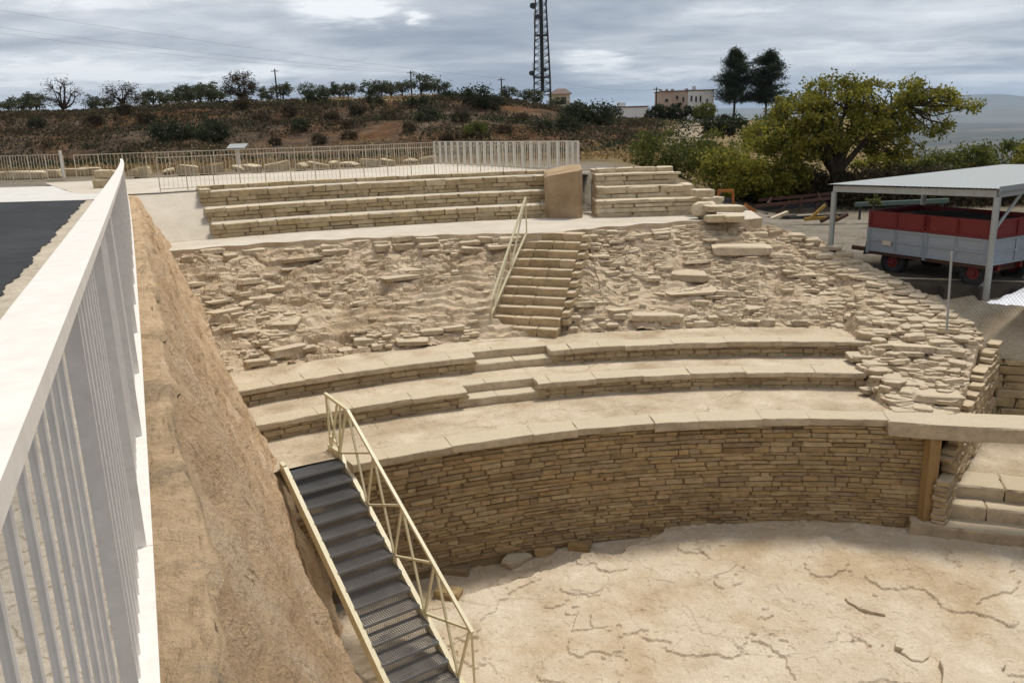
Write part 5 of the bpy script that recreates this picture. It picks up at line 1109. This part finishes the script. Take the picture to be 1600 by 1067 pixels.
# shrubs and smaller trees between the field and the yard
def shrub(name, label, px, py_top, py_bot, wpx, Yd, mat, seed, cat='shrub', per=70, tips=60, leaf=0.16, group=None, bark=None, dense=1.0, stem=0.25):
    a, q = at(px, py_bot, Yd), at(px, py_top, Yd); H = q[2] - a[2]; R = wpx / 2 * Yd / FPX
    return tree(name, label, cat, (a[0], a[1], a[2]), group, seed=seed, H=H, trunk_h=H * stem, R=R, tips=tips, per=per, leaf=leaf, mat=mat, bark=bark or MT['bark'], sigma=0.12 * max(R, H / 2), limbs=6, r0=0.05 + 0.02 * H,
                crown=[(0, 0, H * 0.58, R * 0.92, R * 0.8, H * 0.42), (-R * .35, 0, H * 0.38, R * .6, R * .6, H * .3), (R * .35, 0.1, H * 0.42, R * .6, R * .6, H * .3)])
G1 = 'shrubs between the field and the yard'
shrub('leafy_shrub', 'dark green rounded shrub just behind the short tier', 1045, 197, 300, 120, 42, MT['leaf_green'], 21, per=90, tips=80, group=G1)
shrub('leafy_shrub', 'tall green shrub between the dark shrub and the yellow one', 1120, 200, 300, 90, 48, MT['leaf_green'], 22, per=90, tips=70, group=G1)
shrub('leafy_shrub', 'yellowing low shrub overhanging the orange loader', 1150, 230, 315, 120, 38.5, MT['leaf_autumn'], 23, per=90, tips=80, group=G1)
shrub('leafy_shrub', 'yellow green shrub touching the big autumn tree', 1215, 225, 320, 110, 39.5, MT['leaf_autumn'], 24, per=80, tips=80, group=G1)
shrub('leafy_shrub', 'dark olive coloured shrub far behind the short tier by the road', 1130, 178, 215, 70, 75, MT['leaf_dark'], 25, per=70, tips=50, leaf=0.25, group=G1)
shrub('leafy_shrub', 'green bush under the pines beside the road', 1190, 183, 225, 75, 80, MT['leaf_green'], 26, per=70, tips=50, leaf=0.25, group=G1)
G2 = 'green trees behind the shed roof'
for k, (px, top, w, Yd, m) in enumerate([(1375, 235, 110, 47, 'leaf_autumn'), (1440, 232, 110, 46, 'leaf_green'), (1505, 226, 100, 47, 'leaf_green'), (1560, 222, 110, 48, 'leaf_green'), (1605, 218, 70, 44, 'leaf_autumn'), (1660, 222, 110, 46, 'leaf_green')]):
    shrub('yard_tree', 'leafy tree behind the shed roof, %s from the big autumn tree' % ORD[k], px, top, 335, w, Yd, MT[m], 40 + k, 'tree', 95, 80, 0.2, G2)
b = at(1395, 325, 34); shrub('weed_plant', 'small bright green weed growing behind the trailer', 1365, 306, 326, 26, 32, MT['leaf_green'], 60, 'plant', 25, 10, 0.12)
MB().box((0, 0, 0), (.01, .01, .01)) 
# bank of dark scrub behind the yard
rng = np.random.RandomState(3); cen = []
for px in np.linspace(1095, 1660, 230):
    for _ in range(9):
        Yd = rng.uniform(37.5 if px > 1330 else 39.5, 43); p = at(px + rng.uniform(-4, 4), rng.uniform(272 if px > 1230 else 300, 332), Yd); cen.append(p + rng.normal(size=(24, 3)) * [0.3, 0.3, 0.22])
tag(quads_obj('undergrowth', leaf_quads(np.concatenate(cen), 0.2, rng), MT['leaf_brown']), 'brown tangled undergrowth along the back of the yard', 'undergrowth', kind='stuff')

# two pines by the house
def pine(seed, label, px, py0, py1, wpx, Yd, shape):
    rng = np.random.RandomState(seed); a, q = at(px, py0, Yd), at(px, py1, Yd); H = q[2] - a[2]; R = wpx / 2 * Yd / FPX
    t = empty('pine_tree', tuple(a), label, 'tree', 'pines by the house'); wood = MB(); axis = bend((0, 0, -1.5), (0.02 * H, 0, H * 0.95), rng, 6, 0.015); limb(wood, axis, H * 0.022, H * 0.004, 8); cen = []
    n = 105
    for k in range(n):
        f = lerp(0.24, 0.99, (k + rng.rand()) / n); w = R * shape(f) * rng.uniform(0.55, 1.08); g = rng.uniform(0, 6.283); zt = H * f + rng.uniform(-.02, .05) * H
        s = np.array([0.02 * H * f, 0, H * f - 0.05 * H]); e = np.array([w * math.cos(g), w * math.sin(g), zt]); limb(wood, bend(s, e, rng, 3, 0.05), H * 0.006, H * 0.0015, 4)
        for u in np.linspace(0.35, 1.0, 4): cen.append(s + (e - s) * u + rng.normal(size=(70, 3)) * np.array([0.46, 0.46, 0.25]))
    wood.build('trunk', MT['bark'], t).location = (0, 0, 0)
    quads_obj('crown', leaf_quads(np.concatenate(cen), 0.34, rng, 0, 0.35), MT['leaf_pine'], t)
    for ch in t.children: ch.matrix_parent_inverse = Matrix.Identity(4)
pine(5, 'dense dark pine with a pointed crown, the one nearer the white house', 1146, 182, 79, 70, 155, lambda f: np.interp(f, [0.2, 0.33, 0.5, 0.75, 1.0], [0.6, 1.0, 0.86, 0.60, 0.10]))
pine(8, 'broad open dark pine with a drooping side limb, farther from the white house', 1196, 182, 83, 86, 155, lambda f: np.interp(f, [0.2, 0.36, 0.45, 0.65, 0.85, 1.0], [0.35, 1.1, 0.7, 0.85, 0.6, 0.18]))

# olive trees along the ridge
ol = [tree('olive_tree', 'x', 'tree', (0, 0, 0), seed=70 + k, H=3, trunk_h=0.9, R=1.6, tips=26, per=46, leaf=0.30, mat=MT['leaf_olive'], bark=MT['bark'], sigma=0.30, limbs=5, r0=0.16, crown=[(0, 0, 2.0, 1.5, 1.4, 1.0), (0.5, 0, 1.7, 1.2, 1.2, 0.8)]) for k in range(4)]
olp = [(18, 22), (40, 27), (62, 30), (150, 22), (168, 20), (228, 20), (245, 24), (262, 22), (285, 26), (300, 30), (318, 30), (335, 30), (348, 26), (425, 24), (447, 25), (486, 24), (515, 24), (535, 24), (548, 22), (580, 24), (600, 25), (615, 24), (632, 22), (662, 30), (688, 26), (795, 22), (822, 20), (838, 22), (870, 18), (900, 18)]
for k, (px, hp) in enumerate(olp):
    Yd = 127 + (k * 37 % 11) * 0.9; bs = tz(px, Yd, -0.25); sc = 1.08 * hp * Yd / FPX / 2.9; lb = 'olive tree on the hill ridge, %s from the left end of the row' % ORD[k]; s = ol[k % 4]
    if k < 4: s.location = bs; s.scale = (sc * 1.15, sc * 1.15, sc); s.rotation_euler = (0, 0, k); tag(s, lb, 'tree', 'olive trees along the ridge')
    else: copy_tree(s, 'olive_tree', lb, 'tree', bs, 'olive trees along the ridge', (sc * 1.15, sc * 1.15, sc), k * 1.7)
# leafless trees on the left
def bare(label, px, hp, wpx, Yd, seed, leaves):
    bs = tz(px, Yd, -0.2); H = hp * Yd / FPX; R = wpx / 2 * Yd / FPX
    tree('bare_tree', label, 'tree', bs, 'nearly leafless trees on the ridge', seed=seed, H=H, trunk_h=H * 0.22, R=R, tips=170, per=leaves, leaf=0.2, mat=MT['leaf_brown'], bark=MT['twig'], sigma=0.3, limbs=11, r0=0.26, crown=[(0, 0, H * 0.62, R, R * .8, H * 0.4)])
bare('nearly bare branching tree on the ridge, tallest at the far left', 103, 60, 70, 118, 81, 5)
bare('thin leafed dark tree on the ridge between the olive trees', 198, 44, 62, 116, 82, 9)
bare('dark shrubby tree on the ridge with bare twigs on top', 382, 50, 52, 116, 83, 26)
# bushes on the hillside
bu = [tree('hillside_bush', 'x', 'bush', (0, 0, 0), seed=90 + k, H=2, trunk_h=0.3, R=1.5, tips=34, per=46, leaf=0.26, mat=MT[m], bark=MT['twig'], sigma=0.32, limbs=5, r0=0.07, crown=[(0, 0, 0.95, 1.5, 1.3, 0.9)]) for k, m in enumerate(('leaf_dark', 'leaf_green', 'leaf_brown'))]
bup = [(60, 200, 30, 0), (195, 178, 30, 2), (230, 190, 34, 2), (265, 222, 56, 0), (335, 224, 56, 0), (300, 216, 40, 0), (150, 195, 30, 2), (380, 172, 36, 2), (410, 196, 34, 2), (498, 168, 44, 0), (520, 190, 34, 2), (560, 178, 30, 2), (586, 163, 32, 0), (470, 206, 34, 0), (455, 182, 30, 2), (655, 168, 40, 0), (668, 190, 46, 0), (700, 160, 36, 0), (745, 166, 54, 0), (770, 172, 40, 0), (748, 214, 44, 1), (720, 190, 34, 2), (610, 190, 34, 2), (640, 205, 26, 2), (850, 208, 36, 0), (815, 190, 34, 2), (900, 190, 56, 0), (930, 196, 66, 0), (952, 188, 40, 0), (885, 205, 44, 0), (546, 218, 30, 2), (545, 200, 28, 2), (500, 224, 30, 2), (430, 226, 24, 2), (700, 222, 26, 2), (790, 205, 30, 2)]
first = [True] * 3
for k, (px, py, w, m) in enumerate(bup):
    best = None
    for Yd in np.arange(64, 128, 1.0):
        p = at(px, py, Yd); dz = abs(float(terrain_z(np.array([p[0]]), np.array([Yd]))[0]) - p[2])
        if best is None or dz < best[0]: best = (dz, Yd)
    Yd = best[1]; bs = tz(px, Yd, -0.15, py); sc = w * Yd / FPX / 3.4; nm = ('dark green', 'bright green', 'brown dry')[m]
    lb = '%s bush on the dark hillside, %s bush counted from the left' % (nm, ORD[k])
    if first[m]: first[m] = False; s = bu[m]; s.location = bs; s.scale = (sc,) * 3; tag(s, lb, 'bush', 'bushes on the hillside')
    else: copy_tree(bu[m], 'hillside_bush', lb, 'bush', bs, 'bushes on the hillside', (sc, sc, sc * (0.8 + 0.07 * (k % 5))), k * 2.1)
# scrub and dry grass that covers the slope
rng = np.random.RandomState(9)
def cover(name, label, cat, n, size, mat, cond, tuft, hgt):
    x = rng.uniform(-95, 60, n * 4); y = rng.uniform(42, 128, n * 4); ok = cond(x, y); x = x[ok][:n]; y = y[ok][:n]; z = terrain_z(x, y); C = []
    for _ in range(tuft): C.append(np.stack([x + rng.normal(0, .35, len(x)), y + rng.normal(0, .35, len(x)), z + rng.uniform(0, hgt, len(x))], -1))
    tag(quads_obj(name, leaf_quads(np.concatenate(C), size, rng, 0, 0.5), mat), label, cat, kind='stuff')
nz = lambda x, y, s: fbm(x * 0.06, y * 0.06, 3, s)
cover('scrub', 'low dark scrub covering the steep hillside', 'scrub', 7000, 0.34, MT['leaf_brown'], lambda x, y: (y > 76) & (y < 122) & (x / y < 0.18) & (nz(x, y, 4) > -0.1), 9, 0.6)
cover('dry_grass', 'dry golden grass on the field and along the ridge', 'grass', 9000, 0.30, MT['dry_grass'], lambda x, y: ((y < 80) & (x / np.maximum(y, 26) < 0.24) & (y > 43)) | ((y > 112) & (nz(x, y, 9) > -0.2) & (x / y < 0.2)), 5, 0.35)
cover('green_scrub', 'low green weeds scattered over the hillside', 'scrub', 2600, 0.36, MT['leaf_dark'], lambda x, y: (y > 60) & (y < 122) & (x / y < 0.24) & (nz(x, y, 14) > 0.02), 9, 0.6)

# ------------------------------------------------------------------ lattice mast, houses, poles
def build_mast():
    Yd = 150.0; b = at(847.5, 152, Yd); t = empty('lattice_mast', tuple(b), 'tall dark lattice telecom mast with dish antennas rising on the hill', 'mast')
    H = 29.0; w = lambda z: np.interp(z, [0, 3.5, 17.5, H], [2.85, 2.7, 1.62, 1.3]) / 2; B = np.array(b); lean = lambda z: np.array([0.0, 0, z])
    cn = lambda k, z: B + lean(z) + np.array([(-1, 1, 1, -1)[k % 4] * w(z), (-1, -1, 1, 1)[k % 4] * w(z), 0])
    zs_ = [-1.5] + list(np.arange(0, H, 1.15))
    for k in range(4):
        mb = MB()
        for z0, z1 in zip(zs_, zs_[1:]): mb.tube(cn(k, z0), cn(k, z1), 0.095, n=6)
        mb.build('mast_leg', MT['dark_steel'], t)
    for i, (z0, z1) in enumerate(zip(zs_[1:], zs_[2:])):
        mb = MB()
        for k in range(4):
            mb.bar(cn(k, z1), cn(k + 1, z1), 0.07, 0.07)
            mb.bar(cn(k, z0), cn(k + 1, z1), 0.07, 0.07); mb.bar(cn(k + 1, z0), cn(k, z1), 0.07, 0.07)
        mb.build('lattice_bay', MT['dark_steel'], t)
    MB().box(tuple(B + [0.05, 0.1, H / 2 + 0.4]), (0.6, 0.3, H - 0.8)).build('cable_ladder', MT['dark_steel'], t)
    for z in (3.2, 10.0, 0.9): MB().box(tuple(B + lean(z)), (w(z) * 2.1, w(z) * 2.1, 0.12)).build('platform', MT['dark_steel'], t)
    for dx, z, r in ((-1.7, 3.9, 0.42), (-1.25, 14.6, 0.5), (-1.05, 17.6, 0.45), (0.75, 18.0, 0.3), (0.5, 4.4, 0.35), (-0.4, 12.9, 0.4)):
        c = B + [dx, -1.0, z]; MB().tube(c, c + np.array([-0.25, -0.45, 0]), r, r * 0.9, 14).build('dish', MT['dark_steel'], t); MB().bar(c, B + [np.sign(dx) * w(z), -w(z), z], 0.08, 0.08).build('dish_arm', MT['dark_steel'], t)
    for dx, z in ((-1.55, 3.0), (-1.2, 11), (1.0, 15), (0.9, 13)): MB().tube(B + [dx, -1, z], B + [dx, -1, z + 2.6], 0.04, n=5).build('whip_antenna', MT['dark_steel'], t)
build_mast()
def house(name, label, cat, x0, x1, ytop, ybot, Yd, depth, mat, wins, extras=None):
    a, b = at(x0, ybot, Yd), at(x1, ybot, Yd); zt = at((x0 + x1) / 2, ytop, Yd)[2]; zb = min(a[2], b[2]) - 2.0; t = empty(name, (a[0], Yd, zb), label, cat)
    MB().box(((a[0] + b[0]) / 2, Yd + depth / 2, (zt + zb) / 2), (b[0] - a[0], depth, zt - zb)).build('wall', mat, t)
    MB().box(((a[0] + b[0]) / 2, Yd + depth / 2, zt + 0.08), (b[0] - a[0] + 0.25, depth + 0.25, 0.18)).build('parapet', MT['roof_tile'], t)
    for (u0, u1, v0, v1) in wins:
        p, q = at(u0, v1, Yd), at(u1, v0, Yd); cx, cz = (p[0] + q[0]) / 2, (p[2] + q[2]) / 2; W, Hh = q[0] - p[0], q[2] - p[2]
        f = MB(); f.box((cx, Yd - 0.03, cz), (W, 0.1, Hh)); fo = f.build('window', MT['glass_dark'], t)
        MB().box((cx, Yd - 0.06, cz - Hh / 2 - 0.06), (W + 0.2, 0.2, 0.1)).build('sill', mat, fo)
    return t, zt
t, zt = house('white_house', 'white two storey house with dark windows beside the brick ruin', 'house', 1075, 1115, 142, 172, 160, 7, MT['house_white'], [(1078.8, 1081.8, 150, 159), (1086, 1089, 151, 160), (1093, 1096, 150, 160), (1103.5, 1106, 155, 163)])
p = at(1088, 140, 161); MB().box((p[0], 163, zt + 0.5), (0.6, 0.6, 0.9)).build('chimney', MT['house_white'], t)
t, zt = house('brick_house', 'half ruined brick house joined to the white house', 'house', 1033, 1074.6, 143.5, 172, 160.4, 7, MT['house_brick'], [(1039, 1044, 155, 160), (1056, 1060, 150, 156), (1066, 1069, 152, 160)])
for x in (1033.5, 1043, 1052, 1074): p = at(x, 141, 160); MB().box((p[0], 160.8, zt + 0.25), (0.5, 0.5, 0.5)).build('chimney', MT['house_brick'], t)
t, zt = house('roadside_wall', 'long whitewashed wall beside the hill road left of the houses', 'wall', 966, 1012, 168, 187, 140, 0.5, MT['house_white'], [])
p = at(972, 163, 141); MB().box((p[0], 142, zt + 0.4), (1.2, 1.5, 0.8)).build('pillar', MT['house_white'], t)
def small_house():
    a, b = at(858, 165, 155), at(893, 165, 155); zt = at(875, 147, 155)[2]; t = empty('hill_cottage', (a[0], 155, zt - 4), 'small cream cottage with a dark tiled roof behind the mast', 'house'); m = (a[0] + b[0]) / 2
    MB().box((m, 158, zt - 2.2), (b[0] - a[0] - 0.5, 5.5, 4.4)).build('wall', MT['house_cream'], t)
    w = b[0] - a[0]; MB().add([(m - w / 2 - .2, 154.7, zt), (m + w / 2 + .2, 154.7, zt), (m + w / 2 + .2, 161.3, zt), (m - w / 2 - .2, 161.3, zt), (m - w * .1, 158, zt + 1.0), (m + w * .3, 158, zt + 1.0)], [(0, 1, 5, 4), (1, 2, 5), (2, 3, 4, 5), (3, 0, 4), (0, 3, 2, 1)]).build('roof', MT['roof_tile'], t)
    MB().box((m + w * .15, 155.2, zt - 1.2), (0.9, 0.1, 1.2)).build('window', MT['glass_dark'], t)
small_house()
for k, (px, yt, yb, Yd, lb) in enumerate([(433, 108, 150, 124, 'thin utility pole on the ridge above the dark shrubby tree'), (643, 111, 140, 132, 'thin utility pole on the ridge among the olive trees'), (784, 122, 150, 134, 'short thin utility pole on the ridge left of the mast'), (1025, 137, 186, 138, 'wooden utility pole at the end of the whitewashed wall'), (1211, 158, 182, 150, 'short utility pole beside the farther pine')]):
    a, q = at(px, yb, Yd), at(px, yt, Yd); t = empty('utility_pole', (a[0], Yd, a[2]), lb, 'pole', 'utility poles')
    MB().tube((a[0], Yd, a[2] - 1.5), (a[0], Yd, q[2]), 0.13, 0.09).build('pole', MT['bark'], t); MB().bar((a[0] - .55, Yd, q[2] - .3), (a[0] + .55, Yd, q[2] - .3), 0.1, 0.1).build('cross_arm', MT['bark'], t)
def wire(label, p, q, sag, r=0.009):
    mb = MB(); P = [np.array(p) + (np.array(q) - np.array(p)) * u - np.array([0, 0, sag * 4 * u * (1 - u)]) for u in np.linspace(0, 1, 25)]
    for a, b in zip(P, P[1:]): mb.tube(a, b, r, n=4, caps=False)
    tag(mb.build('power_line', MT['dark_steel']), label, 'cable', 'power lines')
wire('uppermost power line crossing the sky towards the mast', at(-150, -8, 100), at(784, 123, 134), 0.6)
wire('middle power line crossing the sky to the ridge poles', at(-150, 22, 100), at(643, 113, 132), 0.6)
wire('lower power line crossing the sky to the ridge poles', at(-150, 30, 101), at(643.5, 114.5, 132), 0.9)
wire('power line between the mast and the pole by the wall', at(856, 125, 150), at(1025, 140, 138), 0.7)
wire('power line from the wall pole over the house roof', at(1025, 139, 138), at(1140, 132, 155), 0.5)
# gravel road on the hill and low hedge in front of the house
rw = [(1125, 193, 130), (1100, 191, 120), (1085, 196, 105), (1070, 205, 92), (1050, 216, 80)]
Lp = []
for px, py, Yd in rw: c_ = np.array(tz(px, Yd, 0.06)); Lp.append([c_ + [-1.8, 0, 0], c_, c_ + [1.8, 0, 0]])
X = np.array([np.array([lerp(np.array(Lp[i][j]), np.array(Lp[i + 1][j]), u) for j in range(3)]) for i in range(len(Lp) - 1) for u in np.linspace(0, 1, 8)])
X[..., 2] = terrain_z(X[..., 0], X[..., 1]) + 0.10
tag(grid_obj('hill_road', X, MT['dirt_road']), kind='structure')
for k, (px, w) in enumerate([(1030, 44), (1062, 40), (1100, 44)]):
    shrub('hedge_shrub', 'clipped dark shrub in front of the houses, %s from the whitewashed wall' % ORD[k], px, 163, 190, w, 134, MT['leaf_dark'] if k < 2 else MT['leaf_green'], 120 + k, 'shrub', 60, 40, 0.36, 'shrubs in front of the houses', stem=0.1)

# ------------------------------------------------------------------ air
def haze():
    m = bpy.data.materials.new('haze'); m.use_nodes = True; nt = m.node_tree; nt.nodes.clear(); o = nt.nodes.new('ShaderNodeOutputMaterial'); v = nt.nodes.new('ShaderNodeVolumePrincipled')
    v.inputs['Color'].default_value = (0.55, 0.74, 1.0, 1); v.inputs['Density'].default_value = 4.2e-5; v.inputs['Anisotropy'].default_value = 0.1; nt.links.new(v.outputs[0], o.inputs['Volume'])
    b = MB().box((0, 5000, 300), (44000, 50000, 900)).build('haze', m); tag(b, kind='stuff'); b['label'] = 'thin blue haze of the distant air'; b['category'] = 'haze'
HAZE = True
if HAZE: haze()
